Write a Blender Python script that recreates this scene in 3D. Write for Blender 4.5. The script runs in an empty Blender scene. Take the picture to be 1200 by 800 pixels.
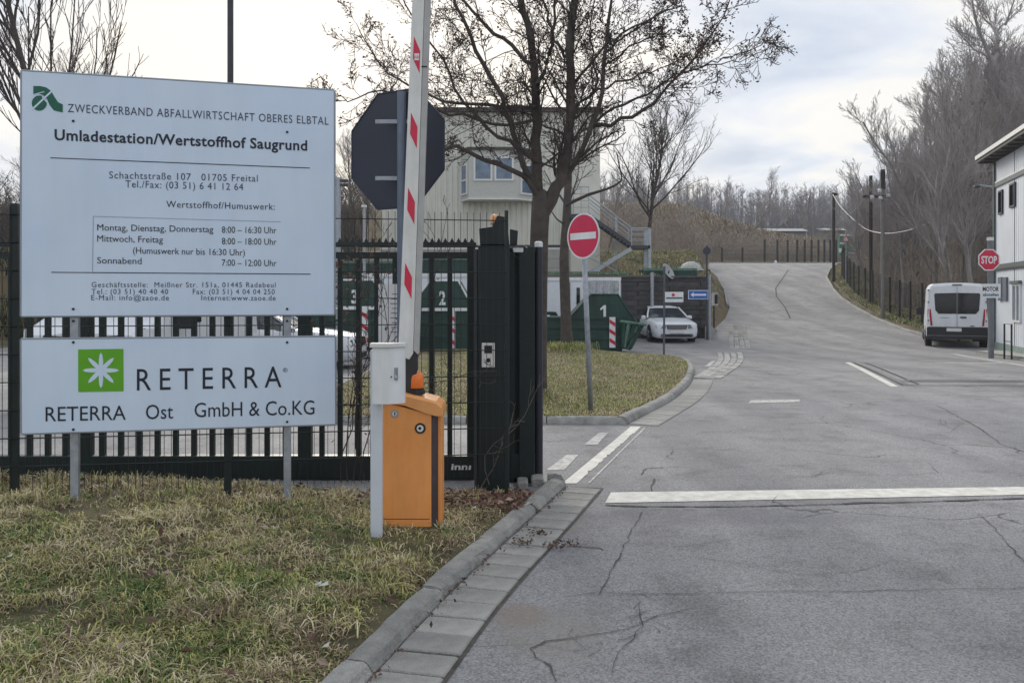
import bpy, bmesh, math, random
from math import sin, cos, pi, radians, sqrt, atan2
from mathutils import Vector, Matrix, noise
import numpy as np

random.seed(7)
S = bpy.context.scene
COL = S.collection
H = 1.60          # eye height above the road
HY = 348.0        # horizon row of the 1200x800 photograph
F = 1000.0        # focal length in photograph pixels

# ------------------------------------------------------------------ camera
cam_d = bpy.data.cameras.new('camera')
cam = bpy.data.objects.new('camera', cam_d)
COL.objects.link(cam)
cam.location = (0, 0, H)
cam.rotation_euler = (radians(90), 0, 0)
cam_d.sensor_width = 36.0
cam_d.lens = 30.0
cam_d.shift_y = -(400 - HY) / 1200.0
cam_d.clip_start = 0.05
cam_d.clip_end = 3000
S.camera = cam

# ------------------------------------------------------------------ world and sun
SUN_AZ = radians(-9)      # measured from +Y towards +X
SUN_EL = radians(26)
w = bpy.data.worlds.new('World')
S.world = w
w.use_nodes = True
nt = w.node_tree
for n in list(nt.nodes):
    nt.nodes.remove(n)
N = nt.nodes.new
L = nt.links.new
out = N('ShaderNodeOutputWorld')
bg1 = N('ShaderNodeBackground'); bg2 = N('ShaderNodeBackground')
mix = N('ShaderNodeMixShader')
sky = N('ShaderNodeTexSky'); sky.sky_type = 'NISHITA'; sky.sun_disc = False
sky.sun_elevation = SUN_EL; sky.sun_rotation = SUN_AZ
sky.dust_density = 2.0; sky.air_density = 1.0
L(sky.outputs[0], bg1.inputs[0]); bg1.inputs[1].default_value = 0.05
tc = N('ShaderNodeTexCoord')
sep = N('ShaderNodeSeparateXYZ'); L(tc.outputs['Generated'], sep.inputs[0])
# project the view direction on a flat cloud layer
za = N('ShaderNodeMath'); za.operation = 'ADD'; L(sep.outputs[2], za.inputs[0]); za.inputs[1].default_value = 0.16
zm = N('ShaderNodeMath'); zm.operation = 'MAXIMUM'; L(za.outputs[0], zm.inputs[0]); zm.inputs[1].default_value = 0.05
dx = N('ShaderNodeMath'); dx.operation = 'DIVIDE'; L(sep.outputs[0], dx.inputs[0]); L(zm.outputs[0], dx.inputs[1])
dy = N('ShaderNodeMath'); dy.operation = 'DIVIDE'; L(sep.outputs[1], dy.inputs[0]); L(zm.outputs[0], dy.inputs[1])
cmb = N('ShaderNodeCombineXYZ'); L(dx.outputs[0], cmb.inputs[0]); L(dy.outputs[0], cmb.inputs[1])
cn = N('ShaderNodeTexNoise'); L(cmb.outputs[0], cn.inputs[0])
cn.inputs['Scale'].default_value = 1.25; cn.inputs['Detail'].default_value = 7; cn.inputs['Roughness'].default_value = 0.55
cn.inputs['Distortion'].default_value = 0.5
cr = N('ShaderNodeValToRGB'); L(cn.outputs[0], cr.inputs[0])
cr.color_ramp.elements[0].position = 0.37; cr.color_ramp.elements[0].color = (0.315, 0.36, 0.435, 1)
cr.color_ramp.elements[1].position = 0.61; cr.color_ramp.elements[1].color = (0.565, 0.55, 0.52, 1)
e = cr.color_ramp.elements.new(0.50); e.color = (0.445, 0.47, 0.515, 1)
# warmth of the veiled sun
sd = N('ShaderNodeVectorMath'); sd.operation = 'DOT_PRODUCT'; L(tc.outputs['Generated'], sd.inputs[0])
sd.inputs[1].default_value = (sin(SUN_AZ) * cos(radians(12)), cos(SUN_AZ) * cos(radians(12)), sin(radians(12)))
mr = N('ShaderNodeMapRange'); L(sd.outputs['Value'], mr.inputs[0])
mr.inputs[1].default_value = 0.90; mr.inputs[2].default_value = 1.0; mr.inputs[3].default_value = 0; mr.inputs[4].default_value = 0.5
mr.interpolation_type = 'SMOOTHSTEP'
wm = N('ShaderNodeMixRGB'); L(mr.outputs[0], wm.inputs[0]); L(cr.outputs[0], wm.inputs[1]); wm.inputs[2].default_value = (0.62, 0.55, 0.44, 1)
L(wm.outputs[0], bg2.inputs[0]); bg2.inputs[1].default_value = 1.0
mix.inputs[0].default_value = 0.90
L(bg1.outputs[0], mix.inputs[1]); L(bg2.outputs[0], mix.inputs[2]); L(mix.outputs[0], out.inputs[0])

sun_d = bpy.data.lights.new('sun', 'SUN'); sun_d.energy = 1.5; sun_d.angle = radians(22); sun_d.color = (1.0, 0.93, 0.83)
sun = bpy.data.objects.new('sun', sun_d); COL.objects.link(sun)
sv = Vector((sin(SUN_AZ) * cos(SUN_EL), cos(SUN_AZ) * cos(SUN_EL), sin(SUN_EL)))
sun.rotation_euler = sv.to_track_quat('Z', 'Y').to_euler()
S.view_settings.view_transform = 'Standard'
S.view_settings.look = 'None'
S.view_settings.gamma = 1
S.view_settings.exposure = 0.93

# ------------------------------------------------------------------ helpers
def P(px, py, Y):
    return Vector(((px - 600) / F * Y, Y, H + (HY - py) / F * Y))
def G(px, py, z=0.0):
    Y = (H - z) * F / (py - HY)
    return Vector(((px - 600) / F * Y, Y, z))

MATS = {}
def mat(name, rgb, rough=0.7, metal=0.0, amt=0.15, scale=8.0, bump=0.0, rgb2=None, bscale=None, detail=5, spec=0.5, trans=0.0, coat=0.0, rnd=0.0):
    """plain material: base colour broken up by noise, optional second colour and fine relief"""
    if name in MATS:
        return MATS[name]
    m = bpy.data.materials.new(name); m.use_nodes = True
    t = m.node_tree; b = t.nodes['Principled BSDF']
    b.inputs['Roughness'].default_value = rough; b.inputs['Metallic'].default_value = metal
    b.inputs['Specular IOR Level'].default_value = spec
    if coat: b.inputs['Coat Weight'].default_value = coat
    co = t.nodes.new('ShaderNodeTexCoord')
    if amt > 0 or rgb2:
        n1 = t.nodes.new('ShaderNodeTexNoise'); n1.inputs['Scale'].default_value = scale; n1.inputs['Detail'].default_value = detail
        n1.inputs['Roughness'].default_value = 0.62
        t.links.new(co.outputs['Object'], n1.inputs[0])
        r = t.nodes.new('ShaderNodeValToRGB'); t.links.new(n1.outputs[0], r.inputs[0])
        c2 = rgb2 if rgb2 else [min(1, c * (1 + amt)) for c in rgb]
        c1 = rgb if rgb2 else [c * (1 - amt) for c in rgb]
        r.color_ramp.elements[0].position = 0.34; r.color_ramp.elements[0].color = (*c1, 1)
        r.color_ramp.elements[1].position = 0.66; r.color_ramp.elements[1].color = (*c2, 1)
        t.links.new(r.outputs[0], b.inputs['Base Color'])
    else:
        b.inputs['Base Color'].default_value = (*rgb, 1)
    if rnd > 0:      # each object of a kind a little lighter or darker than the next
        oi = t.nodes.new('ShaderNodeObjectInfo'); mr_ = t.nodes.new('ShaderNodeMapRange'); t.links.new(oi.outputs['Random'], mr_.inputs[0])
        mr_.inputs[3].default_value = 1 - rnd; mr_.inputs[4].default_value = 1 + rnd
        hs = t.nodes.new('ShaderNodeHueSaturation'); t.links.new(mr_.outputs[0], hs.inputs['Value'])
        t.links.new(b.inputs['Base Color'].links[0].from_socket, hs.inputs['Color']); t.links.new(hs.outputs[0], b.inputs['Base Color'])
    if bump > 0:
        n2 = t.nodes.new('ShaderNodeTexNoise'); n2.inputs['Scale'].default_value = bscale or scale * 6; n2.inputs['Detail'].default_value = 6
        t.links.new(co.outputs['Object'], n2.inputs[0])
        bp = t.nodes.new('ShaderNodeBump'); bp.inputs['Strength'].default_value = bump; bp.inputs['Distance'].default_value = 0.02
        t.links.new(n2.outputs[0], bp.inputs['Height']); t.links.new(bp.outputs[0], b.inputs['Normal'])
    MATS[name] = m
    return m

class MB:
    def __init__(s): s.v = []; s.f = []; s.m = []
    def quad(s, a, b, c, d, mi=0):
        i = len(s.v); s.v += [tuple(a), tuple(b), tuple(c), tuple(d)]; s.f.append((i, i + 1, i + 2, i + 3)); s.m.append(mi); return s
    def tri(s, a, b, c, mi=0):
        i = len(s.v); s.v += [tuple(a), tuple(b), tuple(c)]; s.f.append((i, i + 1, i + 2)); s.m.append(mi); return s
    def box(s, x0, x1, y0, y1, z0, z1, M=None, mi=0):
        i = len(s.v)
        for z in (z0, z1):
            for (x, y) in ((x0, y0), (x1, y0), (x1, y1), (x0, y1)):
                p = Vector((x, y, z)); p = M @ p if M else p; s.v.append(tuple(p))
        for q in ((3, 2, 1, 0), (4, 5, 6, 7), (0, 1, 5, 4), (1, 2, 6, 5), (2, 3, 7, 6), (3, 0, 4, 7)):
            s.f.append(tuple(i + k for k in q)); s.m.append(mi)
        return s
    def cbox(s, x0, x1, y0, y1, z0, z1, c=0.01, M=None):
        """box with chamfered vertical and top edges"""
        o = [(x0 + c, y0), (x1 - c, y0), (x1, y0 + c), (x1, y1 - c), (x1 - c, y1), (x0 + c, y1), (x0, y1 - c), (x0, y0 + c)]
        cx, cy = (x0 + x1) / 2, (y0 + y1) / 2
        def sh(p, k): return (p[0] + math.copysign(k, cx - p[0]), p[1] + math.copysign(k, cy - p[1]))
        rings = [[(*p, z0) for p in o], [(*p, z1 - c) for p in o], [(*sh(p, c), z1) for p in o]]
        s.loft(rings, M=M, closed=True, caps=True); return s
    def loft(s, rings, M=None, closed=True, caps=True, mi=0):
        i = len(s.v); n = len(rings[0])
        for r in rings:
            for p in r:
                p = Vector(p); p = M @ p if M else p; s.v.append(tuple(p))
        for k in range(len(rings) - 1):
            for j in range(n if closed else n - 1):
                a = i + k * n + j; b = i + k * n + (j + 1) % n
                s.f.append((a, b, b + n, a + n)); s.m.append(mi)
        if caps:
            s.f.append(tuple(i + j for j in reversed(range(n)))); s.m.append(mi)
            s.f.append(tuple(i + (len(rings) - 1) * n + j for j in range(n))); s.m.append(mi)
        return s
    def tube(s, pts, rad, n=6, caps=False, mi=0):
        pts = [Vector(p) for p in pts]
        if not hasattr(rad, '__len__'): rad = [rad] * len(pts)
        i = len(s.v); k = len(pts)
        up = Vector((0.13, 0.21, 0.97))
        for a in range(k):
            t = (pts[min(a + 1, k - 1)] - pts[max(a - 1, 0)])
            if t.length < 1e-9: t = Vector((0, 0, 1))
            t.normalize()
            u = t.cross(up)
            if u.length < 0.2: u = t.cross(Vector((1, 0, 0)))
            u.normalize(); v = t.cross(u)
            for j in range(n):
                an = 2 * pi * j / n
                s.v.append(tuple(pts[a] + (u * cos(an) + v * sin(an)) * rad[a]))
        for a in range(k - 1):
            for j in range(n):
                p = i + a * n + j; q = i + a * n + (j + 1) % n
                s.f.append((p, q, q + n, p + n)); s.m.append(mi)
        if caps:
            s.f.append(tuple(i + j for j in reversed(range(n)))); s.m.append(mi)
            s.f.append(tuple(i + (k - 1) * n + j for j in range(n))); s.m.append(mi)
        return s
    def prism(s, outline, vec, mi=0):
        """closed 3-D outline extruded along vec"""
        vec = Vector(vec); o = [Vector(p) for p in outline]; n = len(o); i = len(s.v)
        s.v += [tuple(p) for p in o] + [tuple(p + vec) for p in o]
        s.f.append(tuple(range(i + n - 1, i - 1, -1))); s.m.append(mi)
        s.f.append(tuple(range(i + n, i + 2 * n))); s.m.append(mi)
        for j in range(n):
            k = (j + 1) % n
            s.f.append((i + j, i + k, i + n + k, i + n + j)); s.m.append(mi)
        return s
    def disc(s, c, nrm, r, n=24, depth=0.0, rx=None, mi=0):
        c = Vector(c); nrm = Vector(nrm).normalized()
        u = nrm.cross(Vector((0, 0, 1)))
        if u.length < 0.01: u = Vector((1, 0, 0))
        u.normalize(); v = u.cross(nrm)
        o = [c + u * cos(2 * pi * k / n) * (rx or r) + v * sin(2 * pi * k / n) * r for k in range(n)]
        if depth: s.prism(o, nrm * depth, mi)
        else:
            i = len(s.v); s.v += [tuple(p) for p in o]; s.f.append(tuple(range(i, i + n))); s.m.append(mi)
        return s
    def build(s, name, m, parent=None, smooth=False, fix=True, local=False):
        me = bpy.data.meshes.new(name)
        o0 = Vector((0, 0, 0))
        if parent is not None and not local:
            o0 = Vector(parent.get('org', (0, 0, 0)))
        vv = [(p[0] - o0.x, p[1] - o0.y, p[2] - o0.z) for p in s.v] if o0.length else s.v
        me.from_pydata(vv, [], s.f)
        ml = m if isinstance(m, (list, tuple)) else [m]
        for q in ml: me.materials.append(q)
        if len(ml) > 1: me.polygons.foreach_set('material_index', s.m)
        if fix:
            bm = bmesh.new(); bm.from_mesh(me); bmesh.ops.recalc_face_normals(bm, faces=bm.faces); bm.to_mesh(me); bm.free()
        if smooth: me.polygons.foreach_set('use_smooth', [True] * len(me.polygons))
        me.update()
        o = bpy.data.objects.new(name, me); COL.objects.link(o)
        if parent is not None:
            o.parent = parent
            o['org'] = tuple(o0)
        return o

def tag(o, label=None, cat=None, group=None, kind=None):
    if label: o['label'] = label
    if cat: o['category'] = cat
    if group: o['group'] = group
    if kind: o['kind'] = kind
    return o
def thing(name, label, cat, loc=(0, 0, 0), rz=0.0, group=None):
    o = bpy.data.objects.new(name, None); COL.objects.link(o)
    o.location = loc; o.rotation_euler = (0, 0, rz); o.empty_display_size = 0.2
    o['org'] = tuple(loc)
    return tag(o, label, cat, group)
def struct(o): o['kind'] = 'structure'; return o
def stuff(o): o['kind'] = 'stuff'; return o
def piece(src, loc, rz=0.0, parent=None, scale=None, rot=None):
    c = src.copy(); COL.objects.link(c); c.location = loc
    c.rotation_euler = rot if rot else (0, 0, rz)
    if parent: c.parent = parent
    if scale: c.scale = scale
    return c
def copy_tree(o, parent=None):
    c = o.copy(); COL.objects.link(c)
    if parent: c.parent = parent
    for ch in list(o.children): copy_tree(ch, c)
    return c
def interp(tab, x):
    if x <= tab[0][0]: return tab[0][1]
    for (a, va), (b, vb) in zip(tab, tab[1:]):
        if x <= b: return va + (vb - va) * (x - a) / (b - a)
    return tab[-1][1]
def sstep(a, b, x):
    t = max(0, min(1, (x - a) / (b - a))); return t * t * (3 - 2 * t)

# lettering ---------------------------------------------------------
def text_mesh(body, track=1.0, bold=0.0):
    cu = bpy.data.curves.new('txt', 'FONT'); cu.body = body; cu.size = 1.0; cu.resolution_u = 3
    cu.space_character = track; cu.offset = bold
    o = bpy.data.objects.new('txt', cu)
    me = bpy.data.meshes.new_from_object(o)
    bpy.data.objects.remove(o); bpy.data.curves.remove(cu)
    co = np.empty(len(me.vertices) * 3, 'f'); me.vertices.foreach_get('co', co); co = co.reshape(-1, 3)
    return me, co
CAPH = (lambda c: float(c[:, 1].max()))(text_mesh('H')[1])
def put_text(body, org, U, V, width, cap, m, parent, name='lettering', track=1.0, bold=0.0, lift=0.0025, nrm=None):
    """org = left end of the baseline, U = reading direction (unit), V = up (unit)"""
    me, co = text_mesh(body, track, bold)
    me.name = name
    x0, x1 = co[:, 0].min(), co[:, 0].max()
    sx = width / (x1 - x0); sy = cap / CAPH
    U = np.array(U); V = np.array(V); nrm = np.array(nrm)
    org = np.array(org); o0 = np.array(parent.get('org', (0, 0, 0)))
    q = org + np.outer((co[:, 0] - x0) * sx, U) + np.outer(co[:, 1] * sy, V) + nrm * lift - o0
    # one mesh per word
    faces = [tuple(p.vertices) for p in me.polygons]
    iv = sorted((co[list(f), 0].min(), co[list(f), 0].max(), i) for i, f in enumerate(faces))
    lab = np.zeros(len(co), int); cur = 0; right = iv[0][1]
    for (a_, b_, i) in iv:
        if a_ > right + .17 + .48 * (track - 1): cur += 1
        right = max(right, b_)
        for k in faces[i]: lab[k] = cur
    bpy.data.meshes.remove(me); o = None
    for wd in range(lab.max() + 1):
        ids = np.nonzero(lab == wd)[0]; mp = {int(a): b for b, a in enumerate(ids)}
        fs = [tuple(mp[k] for k in f) for f in faces if f[0] in mp and all(k in mp for k in f)]
        if not fs: continue
        m2 = bpy.data.meshes.new(name); m2.from_pydata(q[ids].tolist(), [], fs); m2.materials.append(m); m2.update()
        o = bpy.data.objects.new(name, m2); COL.objects.link(o); o.parent = parent; o['org'] = tuple(o0)
    return o
class Plane:
    """vertical plane through two ground points, addressed by photograph pixels"""
    def __init__(s, a, b):
        s.a = Vector((a[0], a[1], 0)); s.d = (Vector((b[0], b[1], 0)) - s.a); s.len = s.d.length; s.d.normalize()
        s.n = Vector((s.d.y, -s.d.x, 0))
        if s.n.y > 0: s.n = -s.n
    def at(s, px, py, off=0.0):
        k = (px - 600) / F
        a = s.a + s.n * off
        t = (k * a.y - a.x) / (s.d.x - k * s.d.y)
        p = a + s.d * t
        return Vector((p.x, p.y, H + (HY - py) / F * p.y))
def ptext(pl, body, px0, py0, px1, py1, cap, m, parent, off=0.0, **kw):
    a = pl.at(px0, py0, off); b = pl.at(px1, py1, off); c = pl.at(px0, py0 - cap, off)
    U = (b - a).normalized(); V = Vector((0, 0, 1))
    return put_text(body, a, U, V, (b - a).length, c.z - a.z, m, parent, nrm=pl.n, **kw)

# ------------------------------------------------------------------ terrain heights
RZ = [(0, 0), (14, 0), (20, -.07), (26, -.19), (31, -.24), (35, -.12), (39, .16), (44, .5), (49, 1.0), (53, 1.5), (57, 2.05), (64, 3.07), (70, 3.85), (75, 4.45), (79, 4.72), (84, 4.8), (200, 4.9)]
XLT = [(35.9, 8.3), (40, 9.6), (44, 11.0), (49, 12.5), (57, 14.3), (64, 15.5), (70, 16.3), (73, 13.5), (76, 9), (80, 6)]
XRT = [(34, 17.1), (39, 17.6), (49, 19.6), (53, 20.4), (57, 21.4), (64, 23.5), (70, 26), (75, 28.5), (79, 33), (84, 38)]
ZPL = [(35.8, 2.42), (44, 2.6), (50, 4.0), (56, 4.5), (64, 4.6), (80, 4.75)]
def road_z(y): return interp(RZ, y)
def bg_z(x, y):
    """hill behind the junction"""
    t = x / max(y, 1)
    base = 4.75 + 3.6 * sstep(84, 108, y) + 5.0 * sstep(108, 170, y)
    hill = 4.6 * sstep(84, 106, y) * (1 - sstep(0.16, 0.335, t))
    if y > 115: hill *= 1 - 0.5 * sstep(115, 170, y)
    return base + hill
def hz(x, y):
    if y < 35.6:
        z = road_z(y)
        if x > 19: z += 0.10 * min(x - 19, 80)
        if x < -16: z += 0.06 * min(-16 - x, 80)
        return z
    if y > 84: return bg_z(x, y)
    r = road_z(y)
    xl = interp(XLT, y); xr = interp(XRT, y)
    if x < xl:
        zp = interp(ZPL, y)
        if y > 70: return min(r, zp) + 0.08 * min(1, (xl - x) / 1)
        k = sstep(0.25, 2.4, xl - x)
        return r * (1 - k) + zp * k + 0.08
    if x > xr:
        return r + 0.08 + 0.13 * min(80, max(0, x - xr - 1.2))
    return r

# ------------------------------------------------------------------ ground materials
def asphalt(name, c1, c2, stains=()):
    m = bpy.data.materials.new(name); m.use_nodes = True
    t = m.node_tree; b = t.nodes['Principled BSDF']; n = t.nodes.new; l = t.links.new
    co = n('ShaderNodeTexCoord')
    big = n('ShaderNodeTexNoise'); big.inputs['Scale'].default_value = 0.35; big.inputs['Detail'].default_value = 6; big.inputs['Roughness'].default_value = 0.6
    l(co.outputs['Object'], big.inputs[0])
    r1 = n('ShaderNodeValToRGB'); l(big.outputs[0], r1.inputs[0])
    r1.color_ramp.elements[0].position = .36; r1.color_ramp.elements[0].color = (*c1, 1)
    r1.color_ramp.elements[1].position = .66; r1.color_ramp.elements[1].color = (*c2, 1)
    # stones in the surface
    st = n('ShaderNodeTexVoronoi'); st.inputs['Scale'].default_value = 110; l(co.outputs['Object'], st.inputs[0])
    r2 = n('ShaderNodeValToRGB'); l(st.outputs['Color'], r2.inputs[0])
    r2.color_ramp.elements[0].position = .1; r2.color_ramp.elements[0].color = (.66, .66, .66, 1)
    r2.color_ramp.elements[1].position = .93; r2.color_ramp.elements[1].color = (1.42, 1.42, 1.42, 1)
    mx = n('ShaderNodeMixRGB'); mx.blend_type = 'MULTIPLY'; mx.inputs[0].default_value = 1
    l(r1.outputs[0], mx.inputs[1]); l(r2.outputs[0], mx.inputs[2])
    # oil and damp blotches
    bo = n('ShaderNodeTexNoise'); bo.inputs['Scale'].default_value = 1.7; bo.inputs['Detail'].default_value = 8; bo.inputs['Roughness'].default_value = .7
    l(co.outputs['Object'], bo.inputs[0])
    r3 = n('ShaderNodeValToRGB'); l(bo.outputs[0], r3.inputs[0])
    r3.color_ramp.elements[0].position = .33; r3.color_ramp.elements[0].color = (.70, .69, .68, 1)
    r3.color_ramp.elements[1].position = .5; r3.color_ramp.elements[1].color = (1, 1, 1, 1)
    m2 = n('ShaderNodeMixRGB'); m2.blend_type = 'MULTIPLY'; m2.inputs[0].default_value = 1
    l(mx.outputs[0], m2.inputs[1]); l(r3.outputs[0], m2.inputs[2])
    # hairline cracks
    wn = n('ShaderNodeTexNoise'); wn.inputs['Scale'].default_value = 1.3; wn.inputs['Detail'].default_value = 5; l(co.outputs['Object'], wn.inputs[0])
    wv = n('ShaderNodeMixRGB'); wv.inputs[0].default_value = .45; l(co.outputs['Object'], wv.inputs[1]); l(wn.outputs['Color'], wv.inputs[2])
    vc = n('ShaderNodeTexVoronoi'); vc.feature = 'DISTANCE_TO_EDGE'; vc.inputs['Scale'].default_value = 0.75; l(wv.outputs[0], vc.inputs[0])
    r4 = n('ShaderNodeValToRGB'); l(vc.outputs['Distance'], r4.inputs[0])
    r4.color_ramp.elements[0].position = .0; r4.color_ramp.elements[0].color = (.25, .25, .25, 1)
    r4.color_ramp.elements[1].position = .006; r4.color_ramp.elements[1].color = (1, 1, 1, 1)
    gate = n('ShaderNodeTexNoise'); gate.inputs['Scale'].default_value = .5; l(co.outputs['Object'], gate.inputs[0])
    rg = n('ShaderNodeValToRGB'); l(gate.outputs[0], rg.inputs[0]); rg.color_ramp.elements[0].position = .50; rg.color_ramp.elements[1].position = .56
    m3 = n('ShaderNodeMixRGB'); m3.blend_type = 'MULTIPLY'; l(rg.outputs[0], m3.inputs[0]); l(m2.outputs[0], m3.inputs[1]); l(r4.outputs[0], m3.inputs[2])
    # lanes polished by tyres, running up the road
    lm_ = n('ShaderNodeMapping'); lm_.inputs['Scale'].default_value = (.9, .05, 1); lm_.inputs['Rotation'].default_value = (0, 0, .25); l(co.outputs['Object'], lm_.inputs[0])
    ln_ = n('ShaderNodeTexNoise'); ln_.inputs['Scale'].default_value = 1.0; ln_.inputs['Detail'].default_value = 5; l(lm_.outputs[0], ln_.inputs[0])
    rl = n('ShaderNodeValToRGB'); l(ln_.outputs[0], rl.inputs[0]); rl.color_ramp.elements[0].position = .38; rl.color_ramp.elements[0].color = (.84, .84, .85, 1)
    rl.color_ramp.elements[1].position = .62; rl.color_ramp.elements[1].color = (1.1, 1.1, 1.09, 1)
    m5 = n('ShaderNodeMixRGB'); m5.blend_type = 'MULTIPLY'; m5.inputs[0].default_value = 1; l(m3.outputs[0], m5.inputs[1]); l(rl.outputs[0], m5.inputs[2])
    last = m5.outputs[0]
    for (sx, sy, rx, ry, c_, amt_) in stains:
        mp = n('ShaderNodeMapping'); mp.inputs['Location'].default_value = (-sx / rx, -sy / ry, 0); mp.inputs['Scale'].default_value = (1 / rx, 1 / ry, 0)
        l(co.outputs['Object'], mp.inputs[0])
        ln = n('ShaderNodeVectorMath'); ln.operation = 'LENGTH'; l(mp.outputs[0], ln.inputs[0])
        ad = n('ShaderNodeMath'); ad.operation = 'MULTIPLY_ADD'; l(bo.outputs[0], ad.inputs[0]); ad.inputs[1].default_value = 2.2; l(ln.outputs['Value'], ad.inputs[2])
        mq = n('ShaderNodeMapRange'); l(ad.outputs[0], mq.inputs[0]); mq.inputs[1].default_value = 1.75; mq.inputs[2].default_value = 2.3
        mq.inputs[3].default_value = amt_; mq.inputs[4].default_value = 0
        mz = n('ShaderNodeMixRGB'); l(mq.outputs[0], mz.inputs[0]); l(last, mz.inputs[1]); mz.inputs[2].default_value = (*c_, 1); last = mz.outputs[0]
    l(last, b.inputs['Base Color'])
    b.inputs['Roughness'].default_value = .82; b.inputs['Specular IOR Level'].default_value = .3
    bp = n('ShaderNodeBump'); bp.inputs['Strength'].default_value = .55; bp.inputs['Distance'].default_value = .006
    l(st.outputs['Distance'], bp.inputs['Height']); l(bp.outputs[0], b.inputs['Normal'])
    MATS[name] = m
    return m
asph_near = asphalt('asphalt_near', (.222, .223, .231), (.288, .288, .294), stains=[(.052, 4.31, .14, .17, (.22, .15, .115), .55), (.16, 4.1, .30, .40, (.22, .21, .19), .5), (.30, 6.1, .25, .35, (.24, .22, .19), .5), (1.5, 6.2, 1.3, .25, (.14, .14, .16), .35)])
asph_far = asphalt('asphalt_far', (.24, .238, .240), (.305, .302, .302))
asph_yard = asphalt('asphalt_yard', (.235, .235, .24), (.31, .307, .307))
soil = mat('soil', (.05, .042, .03), rough=.95, rgb2=(.11, .10, .055), scale=1.3, bump=.8, bscale=12, detail=8)
dry_grass_ground = mat('dry_grass_ground', (.19, .14, .08), rough=.95, rgb2=(.07, .065, .03), scale=.35, bump=.9, bscale=3, detail=9)
concrete = mat('concrete', (.30, .30, .28), rough=.9, rgb2=(.42, .415, .39), scale=3, bump=.5, bscale=60, detail=8)
kerb_m = mat('kerb_concrete', (.25, .25, .24), rough=.92, rgb2=(.41, .405, .38), scale=7, bump=1.0, bscale=70, detail=9, rnd=.12)
slab_m = mat('gutter_concrete', (.25, .248, .235), rough=.9, rgb2=(.38, .375, .355), scale=5, bump=.8, bscale=80, detail=9, rnd=.16)
sett_m = mat('granite_sett', (.30, .29, .275), rough=.85, rgb2=(.50, .49, .46), scale=3, bump=.4, bscale=50, rnd=.22)
joint_m = mat('sand_joint', (.07, .065, .055), rough=.95, amt=.4, scale=15)
paint_w = mat('road_paint', (.55, .54, .48), rough=.75, rgb2=(.80, .79, .74), scale=9, bump=.3, bscale=120, detail=9)
paint_old = mat('worn_road_paint', (.30, .30, .29), rough=.8, rgb2=(.66, .66, .63), scale=14, bump=.3, detail=9)
tar = mat('tar_crack', (.065, .064, .063), rough=.9, amt=.3, scale=30)

# ------------------------------------------------------------------ terrain
def grid_mesh(xs, ys, zf, name, m, skip=None):
    nx, ny = len(xs), len(ys)
    v = [(x, y, zf(x, y)) for y in ys for x in xs]
    f = []
    for j in range(ny - 1):
        for i in range(nx - 1):
            if skip and skip((xs[i] + xs[i + 1]) / 2, (ys[j] + ys[j + 1]) / 2): continue
            a = j * nx + i; f.append((a, a + 1, a + nx + 1, a + nx))
    me = bpy.data.meshes.new(name); me.from_pydata(v, [], f); me.materials.append(m)
    me.polygons.foreach_set('use_smooth', [True] * len(f)); me.update()
    o = bpy.data.objects.new(name, me); COL.objects.link(o); return o
def frange(a, b, s):
    r = []; x = a
    while x < b - 1e-6: r.append(x); x += s
    return r
xs = frange(-400, -60, 20) + frange(-60, -10, 2) + frange(-10, 45, .75) + frange(45, 100, 3) + frange(100, 500, 20)
ys = frange(-60, 0, 10) + frange(0, 30, 3) + frange(30, 35.4, 1) + [35.55, 35.85] + frange(36.3, 90, .75) + frange(90, 140, 2) + frange(140, 260, 6) + frange(260, 900, 40)
def tz(x, y):
    z = hz(x, y)
    if y < 35.6: return z - .14 if x < 19 else z - .10
    if y < 84:
        xl = interp(XLT, y); xr = interp(XRT, y)
        if xl - .55 < x < xr + .55: return z - .20
    nz = noise.noise(Vector((x * .15, y * .15, 0))) * .25 if y < 84 else noise.noise(Vector((x * .08, y * .08, 0))) * .9
    return z + nz * (1 if y > 84 else .4)
g = grid_mesh(xs, ys, tz, 'ground', dry_grass_ground); struct(g)

# far ridge behind everything, so that the land reaches the horizon on all sides
# ------------------------------------------------------------------ asphalt sheets
def sheet(name, m, rows, lift=0.0, nx=14):
    """rows = (y, xl, xr)"""
    v = []; f = []
    for (y, a, b) in rows:
        for i in range(nx + 1):
            x = a + (b - a) * i / nx; v.append((x, y, hz(x, y) + lift if 35.6 < y < 84 and False else road_z(y) + lift))
    for j in range(len(rows) - 1):
        for i in range(nx):
            a = j * (nx + 1) + i; f.append((a, a + 1, a + nx + 2, a + nx + 1))
    me = bpy.data.meshes.new(name); me.from_pydata(v, [], f); me.materials.append(m); me.update()
    me.polygons.foreach_set('use_smooth', [True] * len(f))
    o = bpy.data.objects.new(name, me); COL.objects.link(o); return struct(o)
YB = 15.6
sheet('near_road', asph_near, [(y, -.6, 19) for y in (-8, 0, 5, 7.0)] + [(7.0001, -.6, 19), (11, .6, 19), (14, 1.6, 19), (YB, 1.6, 19)])
sheet('far_road', asph_far, [(y, 1.6, 19) for y in frange(YB, 34, 1)] + [(34, 1.6, 17.6)] + [(35.2, 1.6, 17.6), (35.8, 8.0, 17.4)] + [(y, interp(XLT, y), interp(XRT, y)) for y in frange(36, 80, 1)] + [(80, 4, 34), (84, 4, 38)])
def yard_r(y): return -.6 if y <= 7 else (1.6 if y > 14 else -.6 + (y - 7) * (2.2 / 7.0))
sheet('yard', asph_yard, [(-8, -40, -.6), (7, -40, -.6), (11, -40, .6), (14, -40, 1.6)] + [(y, -40, 1.6) for y in frange(15, 35, 1)] + [(35.5, -40, 1.6)])

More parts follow.
